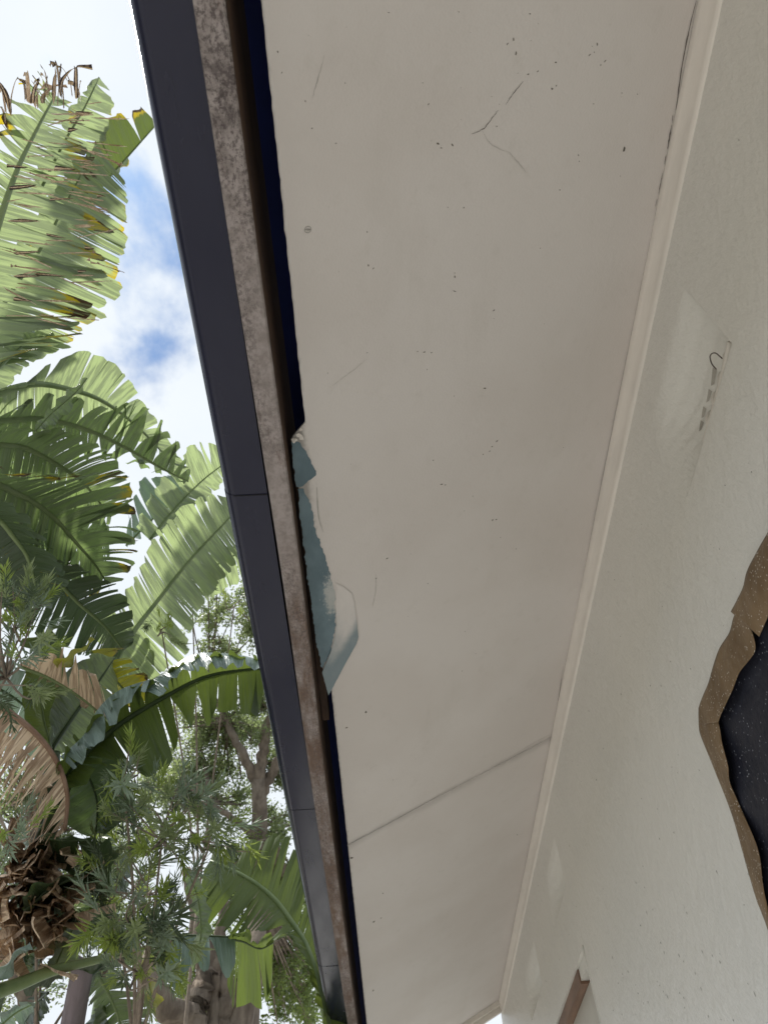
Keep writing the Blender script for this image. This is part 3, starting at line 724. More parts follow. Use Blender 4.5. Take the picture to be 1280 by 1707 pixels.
def leaf(plant, rib, a=None, b=None, mat=L_mid, ribmat=M_rib, d=(3.2, 3.4), da=None, db=None, cuts=14, gap=.25, burn=.0, r0=.014, r1=.003, seed=1, label=None, name='leaf', **kw):
    rs = random.Random(seed * 77 + 5)
    rib3 = to3(rib, d); V, Fc, UV, BU = [], [], [], []
    for side, sp, dd in ((1, a, da), (-1, b, db)):
        if sp is None: continue
        dd = dd or (d[0] + .12 * side, d[1] + .12 * side)
        if isinstance(sp, (int, float)):
            n = 9; rp = catmull([(x[0], x[1], 0) for x in rib], n); e = []
            for i in range(n):
                t = i / (n - 1); dr = (rp[min(i + 1, n - 1)] - rp[max(i - 1, 0)]).normalized()
                nn = Vector((-dr.y, dr.x, 0)) * side; wd = sp * (math.sin(math.pi * min(1, .06 + t ** .8 * .94)) ** .55 if t < 1 else .02) if sp > 9 else sp * (math.sin(math.pi * t) ** .8 + .08) * (1 + .35 * math.sin(t * 9 + seed))
                q = rp[i] + nn * wd + dr * wd * .25; e.append((q.x, q.y))
            sp = e
        half(rib3, to3(sp, dd), cuts, gap, burn, rs, V, Fc, UV, BU, uoff=rs.uniform(0, 50), **kw)
    o = mesh(name, V, Fc, mat, plant, smooth=True, uvs=UV, attrs={'burn': BU}, label=label)
    if ribmat and r0 > 0:
        V, Fc = [], []; p = catmull(rib3, 26); tube_geo(p, [r0 + (r1 - r0) * i / 25 for i in range(26)], V, Fc, 7)
        mesh('midrib', V, Fc, ribmat, o, True)
    return o
def stalk(plant, pts, r0, r1, mat=M_rib, name='leaf_stalk'):
    V, Fc = [], []; p = catmull(pts, 24); tube_geo(p, [r0 + (r1 - r0) * i / 23 for i in range(24)], V, Fc, 9)
    return mesh(name, V, Fc, mat, plant, True)
def base_of(px, py, d):
    p = P(px, py, d); return Vector((p.x, p.y, 0))
G = 'wild banana plants beyond the gutter'
M_trunk = bark_mat('banana_trunk', (0.26, 0.22, 0.24), (0.15, 0.13, 0.13), 14)
pa = base_of(-330, 900, 3.2)
pA = thing('wild_banana_plant', 'tallest wild banana plant at left edge, large torn leaves with browned tips', 'plant', pa, G)
# --- top leaf, torn and burnt
leaf(pA, [(-70, 640), (-25, 450), (22, 300), (58, 222), (92, 158)],
     a=[(50, 580), (118, 562), (180, 505), (190, 420), (178, 330), (160, 262), (142, 215), (128, 172)],
     b=[(-230, 560), (-170, 400), (-80, 290), (-15, 215), (20, 150), (62, 118)], mat=L_pale, d=(3.0, 3.5), da=(3.15, 3.7), db=(3.0, 3.5), cuts=36, gap=.34, burn=.78, seed=3, rag=.12, r0=.02, label='top leaf with burnt curled tips')
leaf(pA, [(-60, 620), (10, 500), (70, 410), (120, 320), (160, 240)],
     a=[(40, 600), (130, 568), (196, 500), (214, 410), (222, 360), (212, 300)], b=40, mat=L_pale, d=(3.6, 4.0), cuts=26, gap=.25, burn=.40, seed=5, r0=.012, rag=.07)
leaf(pA, [(60, 330), (105, 240), (140, 180), (165, 128)], a=[(110, 330), (165, 260), (190, 190), (186, 145)], b=22, mat=L_pale, d=(3.9, 4.1), cuts=7, gap=.2, burn=.35, seed=8, r0=.008)
leaf(pA, [(40, 470), (110, 390), (170, 310), (215, 258), (262, 205)], b=[(50, 410), (110, 300), (158, 240), (180, 205), (208, 185), (252, 168)], a=6, mat=L_vivid, d=(4.2, 4.4), cuts=7, gap=.22, burn=.72, seed=9, r0=.010, label='leaf with a yellow tip touching the gutter line')
for k in range(26):            # curled burnt tips standing up from the top leaf
    x0 = R.uniform(-5, 135); y0 = 182 - .25 * x0 + R.uniform(-12, 25); L_ = R.uniform(28, 62); cu = R.gauss(0, 16); w0 = R.choice([.9, 1.3, 2.2, 4.2])
    pts_ = [(x0, y0), (x0 + cu * .15, y0 - L_ * .45), (x0 + cu * .6, y0 - L_ * .85), (x0 + cu * 1.3, y0 - L_ * R.uniform(.7, 1.05))]
    if min(p[0] for p in pts_) > 140: continue
    up = [(p[0] + w0 * q, p[1]) for p, q in zip(pts_, (1, .9, .8, .15))]; dn = [(p[0] - w0 * q, p[1]) for p, q in zip(pts_, (1, .9, .6, .1))]
    leaf(pA, pts_, a=up, b=dn, mat=L_dead, ribmat=None, cuts=0, ruf=0, droop=0, seed=20 + k, name='burnt_leaf_shred', arch=.3, d=(3.3, 3.4), da=(3.3, 3.4), db=(3.3, 3.4), burn=R.choice([0, 1, 3, 9]))
WZ = [(335, 500, 78, 17), (300, 575, 50, 16), (240, 745, 95, 20), (40, 835, 120, 20), (35, 978, 145, 15), (30, 735, 95, 13), (220, 885, 110, 9), (60, 1125, 120, 16), (60, 1225, 120, 14), (150, 1215, 145, 14), (60, 1325, 85, 14), (375, 1100, 45, 13), (205, 1040, 90, 10), (310, 540, 70, 9), (345, 1205, 40, 12), (430, 870, 30, 14)]
for k in range(16 + 70):       # dead wedges and thin shreds between the strips of the top leaf
    wedge = k < len(WZ)
    if wedge: x0, y0, L_, w0 = (q / 2.667 for q in WZ[k]); sl = R.gauss(.04, .10); w0 *= .62
    else:
        y0 = R.uniform(165, 530); x0 = R.choice([R.gauss(28, 12), R.gauss(112, 14), R.gauss(130, 9), R.gauss(60, 25)]) + (350 - y0) * .12
        L_ = R.uniform(25, 75); sl = R.gauss(.12, .14) - (.25 if y0 < 230 else 0); w0 = R.uniform(.6, 1.3)
    pts_ = [(x0 + L_ * t, y0 + L_ * t * sl + R.uniform(-1.5, 1.5)) for t in (0, .5, 1)]
    up = [(x0 + L_ * t, y0 + L_ * t * sl - w0 * ((1 - t) ** .5 if wedge else math.sin(3.14 * (t * .9 + .05))) * R.uniform(.7, 1.15)) for t in (0, .25, .5, .75, 1)]
    leaf(pA, pts_, b=up, a=[(x, 2 * (y0 + (x - x0) * sl) - y + .4) for x, y in up], mat=L_dead, ribmat=None, cuts=0, ruf=0, arch=.05, droop=0, seed=60 + k, name='burnt_leaf_shred', d=(3.02, 3.0), da=(3.02, 3.0), db=(3.02, 3.0), burn=9 if wedge else R.choice([0, 0, .6]))
leaf(pA, [(-30, 640), (10, 600), (45, 572), (90, 556)], a=[(10, 650), (50, 610), (90, 585), (125, 568)], b=14, mat=L_pale, d=(3.6, 3.8), cuts=3, gap=.1, seed=30, r0=.012)
leaf(pA, [(-30, 560), (10, 548), (40, 545), (62, 560)], a=30, b=18, mat=L_teal, d=(3.9, 4.0), cuts=3, gap=.1, seed=31, r0=.006)
# --- arching leaves
leaf(pA, [(-60, 680), (0, 655), (56, 640), (112, 648), (170, 668), (230, 712), (290, 775)],
     b=[(-60, 660), (10, 645), (58, 640), (66, 618), (105, 594), (150, 580), (195, 603), (225, 635), (250, 680), (300, 755), (316, 790)],
     a=[(-60, 720), (20, 715), (90, 720), (150, 715), (200, 725), (250, 745), (292, 780)], mat=L_pale, d=(3.4, 3.8), db=(3.4, 3.9), cuts=15, gap=.16, seed=33, r0=.018, depthcut=.35)
leaf(pA, [(-60, 705), (0, 700), (56, 697), (105, 704), (157, 721), (210, 747), (270, 781), (314, 803)],
     b=[(-40, 660), (50, 668), (105, 655), (165, 672), (235, 672), (262, 690), (300, 742), (318, 785)],
     a=[(-60, 790), (30, 792), (90, 776), (150, 768), (200, 768), (262, 790), (306, 806)], mat=L_mid, d=(3.2, 3.6), cuts=30, gap=.35, seed=34, r0=.017, burn=.12)
leaf(pA, [(-60, 735), (0, 740), (37, 744), (75, 762), (112, 785), (140, 806), (185, 862)],
     b=[(-30, 700), (60, 712), (120, 720), (185, 745), (200, 775), (214, 800), (212, 850)],
     a=[(-60, 835), (0, 850), (60, 845), (110, 848), (150, 868), (182, 874)], mat=L_mid, d=(3.0, 3.35), cuts=26, gap=.35, seed=35, r0=.016, burn=.18)
leaf(pA, [(-60, 785), (0, 807), (22, 819), (56, 837), (94, 867), (127, 905), (157, 939), (178, 972)],
     b=[(10, 778), (70, 795), (140, 790), (208, 783), (224, 800), (229, 850), (231, 900), (222, 945), (192, 978)],
     a=[(-60, 890), (0, 945), (50, 960), (105, 990), (150, 995), (178, 985)], mat=L_mid, d=(2.85, 3.2), cuts=32, gap=.30, seed=36, r0=.016, burn=.72, label='leaf with yellow and brown margin')
leaf(pA, [(-40, 840), (0, 867), (22, 894), (45, 927), (58, 972), (62, 1010)],
     b=[(20, 845), (70, 890), (105, 940), (108, 980), (82, 1015)], a=[(-90, 890), (-70, 960), (-30, 1005), (25, 1020)], mat=L_dark, d=(2.75, 2.9), cuts=18, gap=.35, seed=37, r0=.014)
leaf(pA, [(20, 925), (80, 955), (130, 1005), (175, 1045), (205, 1085)],
     b=[(70, 925), (150, 950), (205, 985), (225, 1030), (222, 1075)], a=[(-10, 1000), (40, 1045), (100, 1075), (150, 1095), (200, 1095)], mat=L_dark, d=(3.1, 3.3), cuts=22, gap=.3, seed=38, r0=.012)
leaf(pA, [(-60, 910), (0, 905), (60, 890), (120, 880), (180, 900)], a=[(-50, 1000), (20, 1010), (90, 990), (150, 985), (185, 930)], b=[(-50, 850), (20, 830), (90, 820), (150, 835), (185, 880)], mat=L_dark, d=(3.5, 3.7), cuts=15, gap=.3, seed=39, r0=.012)
leaf(pA, [(-60, 700), (0, 760), (50, 830), (80, 900)], a=[(-80, 780), (-30, 850), (20, 910), (70, 920)], b=[(-10, 690), (60, 740), (110, 820), (110, 880)], mat=L_mid, d=(3.9, 4.0), cuts=12, gap=.3, seed=40, r0=.012)
leaf(pA, [(58, 720), (85, 690), (125, 655), (145, 630)], a=12, b=10, mat=L_mid, d=(3.0, 3.0), cuts=2, gap=.1, seed=41, r0=.003)
# --- leaves right of the crown
pb = base_of(215, 1500, 3.9)
pB = thing('wild_banana_plant', 'wild banana plant with pale upright leaf rising beside the gutter above the small-leaved tree', 'plant', pb, G)
leaf(pB, [(175, 1130), (221, 1055), (262, 1002), (319, 931), (379, 867), (405, 838)],
     a=[(205, 1165), (285, 1118), (318, 1085), (330, 1030), (358, 985), (395, 945), (408, 905), (415, 860)],
     b=[(165, 1090), (195, 1010), (222, 970), (245, 915), (285, 858), (345, 822), (372, 826), (398, 832)], mat=L_pale, d=(3.5, 3.9), cuts=26, gap=.2, seed=42, r0=.016, depthcut=.3)
leaf(pB, [(250, 900), (290, 850), (335, 803), (380, 768)], b=[(225, 880), (262, 805), (315, 742), (330, 735), (352, 735), (372, 742)], a=[(290, 885), (330, 850), (365, 815), (385, 785)], mat=L_pale, d=(4.2, 4.4), cuts=11, gap=.42, seed=43, r0=.009)
leaf(pB, [(210, 910), (255, 865), (300, 830), (330, 810)], b=[(215, 870), (235, 800), (262, 790), (300, 790)], a=12, mat=L_teal, d=(4.4, 4.5), cuts=9, gap=.35, seed=44, r0=.007)
leaf(pB, [(330, 975), (370, 935), (400, 925), (440, 930)], a=[(345, 1000), (375, 985), (410, 968), (440, 950)], b=20, mat=L_pale, d=(4.0, 4.1), cuts=6, gap=.3, seed=45, r0=.006)
leaf(pB, [(150, 1030), (190, 1075), (215, 1120), (225, 1165)], b=[(190, 1020), (240, 1060), (262, 1110), (255, 1160)], a=26, mat=L_pale, d=(3.7, 3.8), cuts=8, gap=.3, seed=46, r0=.008)
stalk(pB, [P(178, 1126, 3.5), P(150, 1200, 3.55), P(150, 1350, 3.7), P(185, 1560, 3.9), Vector((pb.x, pb.y, .4))], .018, .04)
# --- lower plant
pc = base_of(105, 1600, 3.05)
pC = thing('wild_banana_plant', 'lower wild banana plant at left with dark drooping leaves and a brown dead frond', 'plant', pc, G)
leaf(pC, [(95, 1312), (112, 1291), (187, 1216), (270, 1164), (337, 1130), (400, 1117), (480, 1112)],
     b=[(95, 1285), (120, 1245), (185, 1175), (240, 1140), (300, 1108), (345, 1092), (400, 1096), (480, 1100)],
     a=[(120, 1330), (185, 1270), (235, 1296), (268, 1292), (290, 1262), (312, 1215), (345, 1224), (362, 1190), (398, 1188), (440, 1195), (480, 1180)], mat=L_vivid, ribmat=M_ribd,
     d=(2.6, 2.75), da=(2.5, 2.7), cuts=18, gap=.42, seed=50, r0=.016, droop=.0, label='arching leaf with hanging strips')
leaf(pC, [(232, 1150), (285, 1112), (320, 1092), (350, 1088), (400, 1092), (445, 1104)], a=[(285, 1172), (300, 1128), (345, 1118), (372, 1112), (395, 1108), (440, 1118)], mat=L_teal, ribmat=None, d=(2.62, 2.68), da=(2.5, 2.6), cuts=7, gap=.15, seed=51, rag=.2, name='folded_leaf_edge')
leaf(pC, [(100, 1262), (140, 1225), (165, 1180), (200, 1150), (252, 1132)], a=[(130, 1285), (150, 1250), (190, 1210), (205, 1178), (240, 1152)], mat=L_teal, ribmat=None, d=(2.55, 2.58), da=(2.5, 2.5), cuts=5, gap=.15, seed=52, rag=.2, name='folded_leaf_edge')
leaf(pC, [(84, 1248), (70, 1190), (66, 1120), (82, 1042)], a=[(92, 1240), (105, 1180), (114, 1115), (108, 1060), (90, 1040)], b=[(75, 1235), (47, 1180), (37, 1130), (48, 1075), (72, 1042)], mat=L_vivid, d=(2.72, 2.9), cuts=0, gap=0, seed=53, r0=.006, ruf=.002)
leaf(pC, [(84, 1250), (125, 1190), (165, 1135), (190, 1098)], b=[(88, 1225), (98, 1160), (118, 1108), (160, 1086), (186, 1094)], a=[(95, 1258), (150, 1242), (210, 1196), (204, 1150), (194, 1108)], mat=L_pale, ribmat=M_ribd, d=(2.78, 2.95), cuts=3, gap=.05, seed=54, r0=.010, ruf=.003)
leaf(pC, [(125, 1262), (150, 1300), (162, 1340), (160, 1390)], a=[(108, 1280), (108, 1325), (112, 1370), (148, 1392)], b=[(182, 1222), (205, 1280), (224, 1345), (185, 1388)], mat=L_dark, ribmat=M_ribd, d=(2.74, 2.8), cuts=0, gap=0, seed=55, r0=.005, ruf=.002)
leaf(pC, [(-60, 1130), (0, 1150), (50, 1185), (95, 1240)], a=[(-80, 1230), (-20, 1250), (30, 1260), (80, 1262)], b=[(-40, 1080), (20, 1100), (70, 1150), (100, 1215)], mat=L_teal, ribmat=M_ribd, d=(3.2, 3.3), cuts=14, gap=.2, seed=56, r0=.008)
dead = leaf(pC, [(-30, 1165), (0, 1177), (56, 1220), (94, 1269), (112, 1325), (108, 1385)], a=[(-110, 1290), (-60, 1310), (-10, 1345), (40, 1385), (62, 1420), (82, 1440)], mat=L_dead, ribmat=M_ribdead, d=(2.45, 2.55), da=(2.4, 2.5), cuts=40, gap=.50, seed=57, r0=.009, r1=.006, rag=.4, depthcut=.9, label='brown dead frond with hanging strips')
leaf(pC, [(-20, 1200), (30, 1240), (70, 1290), (85, 1350)], a=[(-60, 1330), (0, 1330), (40, 1380), (60, 1420)], mat=L_dead, ribmat=None, d=(2.5, 2.6), da=(2.46, 2.55), cuts=32, gap=.55, seed=58, rag=.3)
leaf(pC, [(70, 1395), (110, 1402), (150, 1405), (185, 1445)], a=[(80, 1425), (112, 1450), (150, 1490), (182, 1490)], b=[(70, 1385), (115, 1395), (160, 1395), (195, 1425)], mat=L_dark, ribmat=M_ribd, d=(2.6, 2.6), cuts=5, gap=.3, seed=59, r0=.006)
leaf(pC, [(40, 1520), (80, 1485), (120, 1465), (140, 1460)], a=12, b=14, mat=L_dark, ribmat=M_ribd, d=(2.6, 2.6), cuts=0, seed=61, r0=.012)
leaf(pC, [(95, 1115), (125, 1092), (158, 1066)], a=6, b=6, mat=L_yellow, ribmat=None, d=(2.65, 2.65), cuts=0, seed=62, burn=.3)
leaf(pC, [(30, 1110), (80, 1130), (130, 1160), (180, 1200)], a=5, b=[(60, 1085), (95, 1075), (120, 1090), (160, 1120)], mat=L_dead, ribmat=M_rib, d=(2.66, 2.7), cuts=12, gap=.6, seed=63, r0=.007, rag=.4)
leaf(pC, [(150, 1085), (180, 1120), (215, 1160), (240, 1195)], b=[(200, 1075), (245, 1110), (268, 1135), (275, 1165)], a=[(150, 1120), (170, 1150), (200, 1180), (235, 1200)], mat=L_yellow, d=(3.0, 3.1), cuts=10, gap=.55, seed=64, r0=.006, burn=.75, rag=.25)
leaf(pC, [(-30, 1662, 2.5), (30, 1642, 2.55), (94, 1617, 2.6), (187, 1595, 2.7), (250, 1578, 2.8)], a=[(-30, 1690), (60, 1660), (140, 1640), (230, 1600)], mat=L_dark, ribmat=M_rib, d=(2.5, 2.8), cuts=8, gap=.6, seed=65, r0=.020, r1=.006, rag=.4)
leaf(pC, [(88, 1622), (108, 1575), (130, 1535), (140, 1520)], a=[(110, 1620), (140, 1590), (150, 1540), (142, 1522)], b=14, mat=L_mid, ribmat=M_rib, d=(2.75, 2.8), cuts=3, gap=.1, seed=66, r0=.004)
leaf(pC, [(165, 1630), (182, 1660), (198, 1700), (205, 1750)], b=[(205, 1635), (238, 1655), (248, 1690), (250, 1740)], a=[(150, 1650), (150, 1680), (165, 1720), (195, 1750)], mat=L_mid, ribmat=M_rib, d=(3.2, 3.2), cuts=14, gap=.35, seed=67, r0=.006)
leaf(pC, [(-12, 1648), (18, 1608), (50, 1572)], a=8, b=9, mat=L_teal, ribmat=None, d=(2.4, 2.4), cuts=0, seed=68)
leaf(pC, [(-10, 1720), (25, 1690), (60, 1672)], a=22, b=18, mat=L_teal, d=(2.9, 2.9), cuts=3, gap=.3, seed=69, r0=.005)
for k in range(11):
    x0, y0 = R.uniform(-30, 210), R.uniform(1430, 1700); a_ = R.uniform(-2.6, -.4) if R.random() < .5 else R.uniform(.3, 2.6); L_ = R.uniform(60, 130)
    leaf(pC, [(x0, y0), (x0 + math.cos(a_) * L_ * .5, y0 + math.sin(a_) * L_ * .5 - 8), (x0 + math.cos(a_) * L_, y0 + math.sin(a_) * L_)], a=R.uniform(12, 26), b=R.uniform(12, 26), mat=R.choice([L_dark, L_dark, L_mid]), ribmat=M_ribd, d=(3.3, 3.6), cuts=R.choice([4, 9]), gap=.3, seed=100 + k, r0=.005)
stalk(pC, [P(88, 1255, 2.75), P(85, 1330, 2.8), P(80, 1430, 2.85), P(95, 1560, 3.0)], .022, .04, M_ribd)
stalk(pC, [P(112, 1300, 2.62), P(90, 1360, 2.7), P(60, 1450, 2.8), P(90, 1570, 3.0)], .020, .035, M_ribd)
stalk(pC, [P(95, 1540, 3.0), P(118, 1640, 3.05), P(120, 1720, 3.1), Vector((pc.x, pc.y, .0))], .035, .055, M_trunk, 'trunk')
# dead leaf litter caught in the crown
for k in range(125):
    x0, y0 = R.gauss(45, 46), R.gauss(1475, 62)
    if x0 > 130: x0 -= 60
    a_ = R.choice([R.gauss(2.2, .5), R.gauss(-.8, .6), R.uniform(0, 6.28)]); L_ = R.uniform(18, 75)
    leaf(pC, [(x0, y0), (x0 + math.cos(a_) * L_ * .5 + R.uniform(-6, 6), y0 + math.sin(a_) * L_ * .5), (x0 + math.cos(a_) * L_, y0 + math.sin(a_) * L_)], a=R.choice([.7, .8, 1.2, 2, 6]), b=R.choice([.7, .8, 1.2, 2, 5]), mat=L_dead, ribmat=None, d=(2.62 + R.uniform(0, .25),) * 2, cuts=0, ruf=.002, seed=200 + k, name='dead_leaf', arch=R.uniform(-.3, .3), burn=R.choice([0, 0, 0, .5]))
# --- right hand plant by the gutter end
pd = base_of(575, 1960, 3.6)
pD = thing('wild_banana_plant', 'wild banana plant beside the far gutter end, green strips hanging from arched midrib', 'plant', pd, G)
leaf(pD, [(560, 1770), (537, 1670), (524, 1618), (509, 1575), (487, 1539), (457, 1499), (420, 1469), (384, 1450), (350, 1436)],
     a=[(600, 1720), (570, 1620), (550, 1560), (530, 1500), (508, 1440), (494, 1408), (474, 1388), (440, 1402), (398, 1402), (352, 1418)],
     b=[(552, 1760), (530, 1680), (512, 1620), (492, 1580), (468, 1560), (438, 1585), (425, 1555), (395, 1572), (368, 1552), (345, 1545), (330, 1470)], mat=L_vivid, ribmat=M_rib,
     d=(3.5, 3.6), cuts=22, gap=.34, seed=70, r0=.018, r1=.006, droop=0, burn=.15)
leaf(pD, [(262, 1562), (300, 1560), (345, 1561), (392, 1563)], a=[(262, 1600), (292, 1655), (302, 1640), (322, 1605), (340, 1625), (360, 1600), (378, 1640), (395, 1600)], mat=L_teal, ribmat=M_ribd, d=(3.5, 3.5), da=(3.44, 3.44), cuts=7, gap=.4, seed=71, r0=.006, droop=0)
leaf(pD, [(380, 1566), (405, 1570), (433, 1582), (456, 1572)], a=[(378, 1650), (392, 1688), (418, 1672), (438, 1690), (455, 1640)], b=[(385, 1555), (410, 1556), (430, 1572), (455, 1545)], mat=L_vivid, ribmat=M_ribd, d=(3.5, 3.5), cuts=5, gap=.45, seed=72, r0=.006, droop=0)
leaf(pD, [(315, 1455), (330, 1500), (335, 1560), (322, 1620)], a=14, b=14, mat=L_mid, d=(3.1, 3.1), cuts=2, gap=.2, seed=73, r0=.003)
leaf(pD, [(235, 1600), (248, 1640), (258, 1690)], a=10, b=12, mat=L_yellow, d=(3.1, 3.1), cuts=2, gap=.4, seed=74, r0=.003)
stalk(pD, [P(560, 1770, 3.5), P(575, 1900, 3.5), Vector((pd.x, pd.y, .0))], .02, .05, M_rib)
stalk(pA, [P(-70, 640, 3.0), P(-150, 800, 3.0), P(-330, 900, 3.2), Vector((pa.x, pa.y, 0))], .03, .10, M_trunk, 'trunk')
for q in [(-60, 680, 3.4), (-60, 705, 3.2), (-60, 735, 3.0), (-60, 785, 2.85), (-40, 840, 2.75)]:
    stalk(pA, [P(*q), P(-150, q[1] + 40, 3.1), P(-300, 900, 3.2)], .016, .03)

# ============================================================ needle-leaved shrubs
M_needle = leaf_mat('needle_leaf', (0.17, 0.21, 0.10), (0.26, 0.29, 0.17), (0.30, 0.38, 0.14), tfac=.35, vein=.0)
M_needle2 = leaf_mat('needle_leaf_bluish', (0.17, 0.22, 0.15), (0.26, 0.32, 0.24), (0.24, 0.32, 0.18), tfac=.3, vein=.0)
M_twig = mat_simple('twig_bark', (0.20, 0.16, 0.13), .9, (0.28, 0.23, 0.18), 40, .3)
def sprig_mesh(seed, mat, n=26, L0=.10, nl=.056):
    rs = random.Random(seed); V, Fc, UV = [], [], []
    for i in range(n):
        t = .12 + .88 * i / n; base = Vector((0, 0, L0 * t)); th = i * 2.399 + rs.uniform(-.3, .3)
        el = math.radians(rs.uniform(20, 60) * (1.15 - .5 * t)); d = Vector((math.cos(th) * math.sin(el), math.sin(th) * math.sin(el), math.cos(el)))
        l = nl * rs.uniform(.7, 1.15); side = d.cross(Vector((0, 0, 1))).normalized() * .0034; up = side.cross(d).normalized() * .0008
        b = len(V); V += [base, base + d * l * .45 + side - up, base + d * l + Vector((0, 0, -.004)), base + d * l * .45 - side - up, base + d * l * .45 + up]
        Fc += [(b, b + 1, b + 4), (b + 1, b + 2, b + 4), (b + 2, b + 3, b + 4), (b + 3, b, b + 4)]; UV += [(0, 0)] * 5
    me_o = mesh('sprig_source', V, Fc, mat, uvs=UV, attrs={'burn': [0] * len(V)})
    me = me_o.data; bpy.data.objects.remove(me_o); me.name = 'sprig'; return me
M_needle3 = leaf_mat('needle_leaf_fresh', (0.16, 0.22, 0.05), (0.24, 0.30, 0.09), (0.40, 0.50, 0.10), tfac=.4, vein=.0)
M_needle4 = leaf_mat('needle_leaf_dark', (0.07, 0.10, 0.06), (0.11, 0.14, 0.08), (0.10, 0.15, 0.05), tfac=.3, vein=.0)  # darker needle green, dealt to sprigs at random
sprigs = [sprig_mesh(i, [M_needle, M_needle2, M_needle3, M_needle4][i % 4], n=R.randint(18, 34), nl=R.uniform(.042, .066)) for i in range(12)]
def shrub(label, root_px, regions, bd):
    p = base_of(*root_px); t = thing('needle_leaved_shrub', label, 'shrub', p, 'needle leaved shrubs below the banana leaves')
    base = P(*root_px)
    stalk(t, [Vector((p.x, p.y, 0)), Vector((p.x + .05, p.y, base.z * .5)), base], .02, .007, M_twig, 'stem')
    for (cx, cy, rx, ry, n, d0, d1, sc) in regions:
        hub = P(cx, cy + ry * .5, (d0 + d1) / 2 + .1)
        stalk(t, [base, base.lerp(hub, .5) + Vector((0, 0, .06)), hub], .006, .003, M_twig, 'branch')
        for k in range(n):
            a_ = R.uniform(0, 6.283); r = math.sqrt(R.random()); q = P(cx + math.cos(a_) * rx * r, cy + math.sin(a_) * ry * r, R.uniform(d0, d1))
            o = bpy.data.objects.new('sprig', R.choice(sprigs)); C.objects.link(o); o.parent = t; o.matrix_parent_inverse = Matrix.Translation(-p)
            out = (q - hub) + Vector((R.uniform(-.1, .1), R.uniform(-.1, .1), R.uniform(-.12, .12)))
            o.location = q; o.rotation_euler = out.to_track_quat('Z', 'Y').to_euler(); s = sc * R.uniform(.55, 1.25); o.scale = (s, s, s)
            if k % 3 == 0:
                V, Fc = [], []; mid = hub.lerp(q, .5) + Vector((R.uniform(-.04, .04), R.uniform(-.04, .04), R.uniform(-.04, .02)))
                pp = catmull([hub, mid, q + out.normalized() * .08 * s], 8); tube_geo(pp, [.004 - .003 * i / 7 for i in range(8)], V, Fc, 5)
                mesh('twig', V, Fc, M_twig, t, True)
shrub('bright needle-leaved shrub poking in at the left edge above the brown dead frond', (-90, 1330, 2.5), [(10, 1085, 62, 90, 40, 2.05, 2.35, .8), (25, 1030, 45, 40, 12, 2.1, 2.3, .7), (20, 1395, 40, 18, 7, 2.1, 2.3, .9)], 0)
shrub('grey-green needle-leaved shrub with bare twigs in the middle below the arching leaf', (225, 1760, 2.75),
      [(205, 1290, 34, 24, 9, 2.2, 2.4, .9), (270, 1370, 80, 60, 46, 2.3, 2.6, .9), (350, 1395, 50, 30, 20, 2.25, 2.4, .9), (225, 1530, 60, 40, 28, 2.2, 2.5, .95), (250, 1460, 80, 60, 34, 2.5, 2.8, .9), (230, 1600, 50, 45, 26, 2.2, 2.5, .95), (170, 1480, 60, 60, 22, 2.7, 2.9, .9)], 0)
shrub('sparse needle-leaved shrub showing behind the pale banana leaf next to the gutter', (330, 1500, 4.6),
      [(320, 980, 40, 32, 14, 4.0, 4.3, 1.1), (270, 1045, 26, 18, 7, 3.3, 3.4, .8), (390, 1000, 20, 25, 6, 4.2, 4.4, 1.1)], 0)
shrub('dark needle-leaved shrub with tangled twigs behind the dead leaf pile', (60, 1760, 3.4), [(60, 1480, 90, 70, 30, 3.1, 3.5, 1.1), (170, 1600, 80, 60, 30, 3.2, 3.6, 1.1), (40, 1290, 60, 60, 16, 2.9, 3.1, 1.1)], 0)

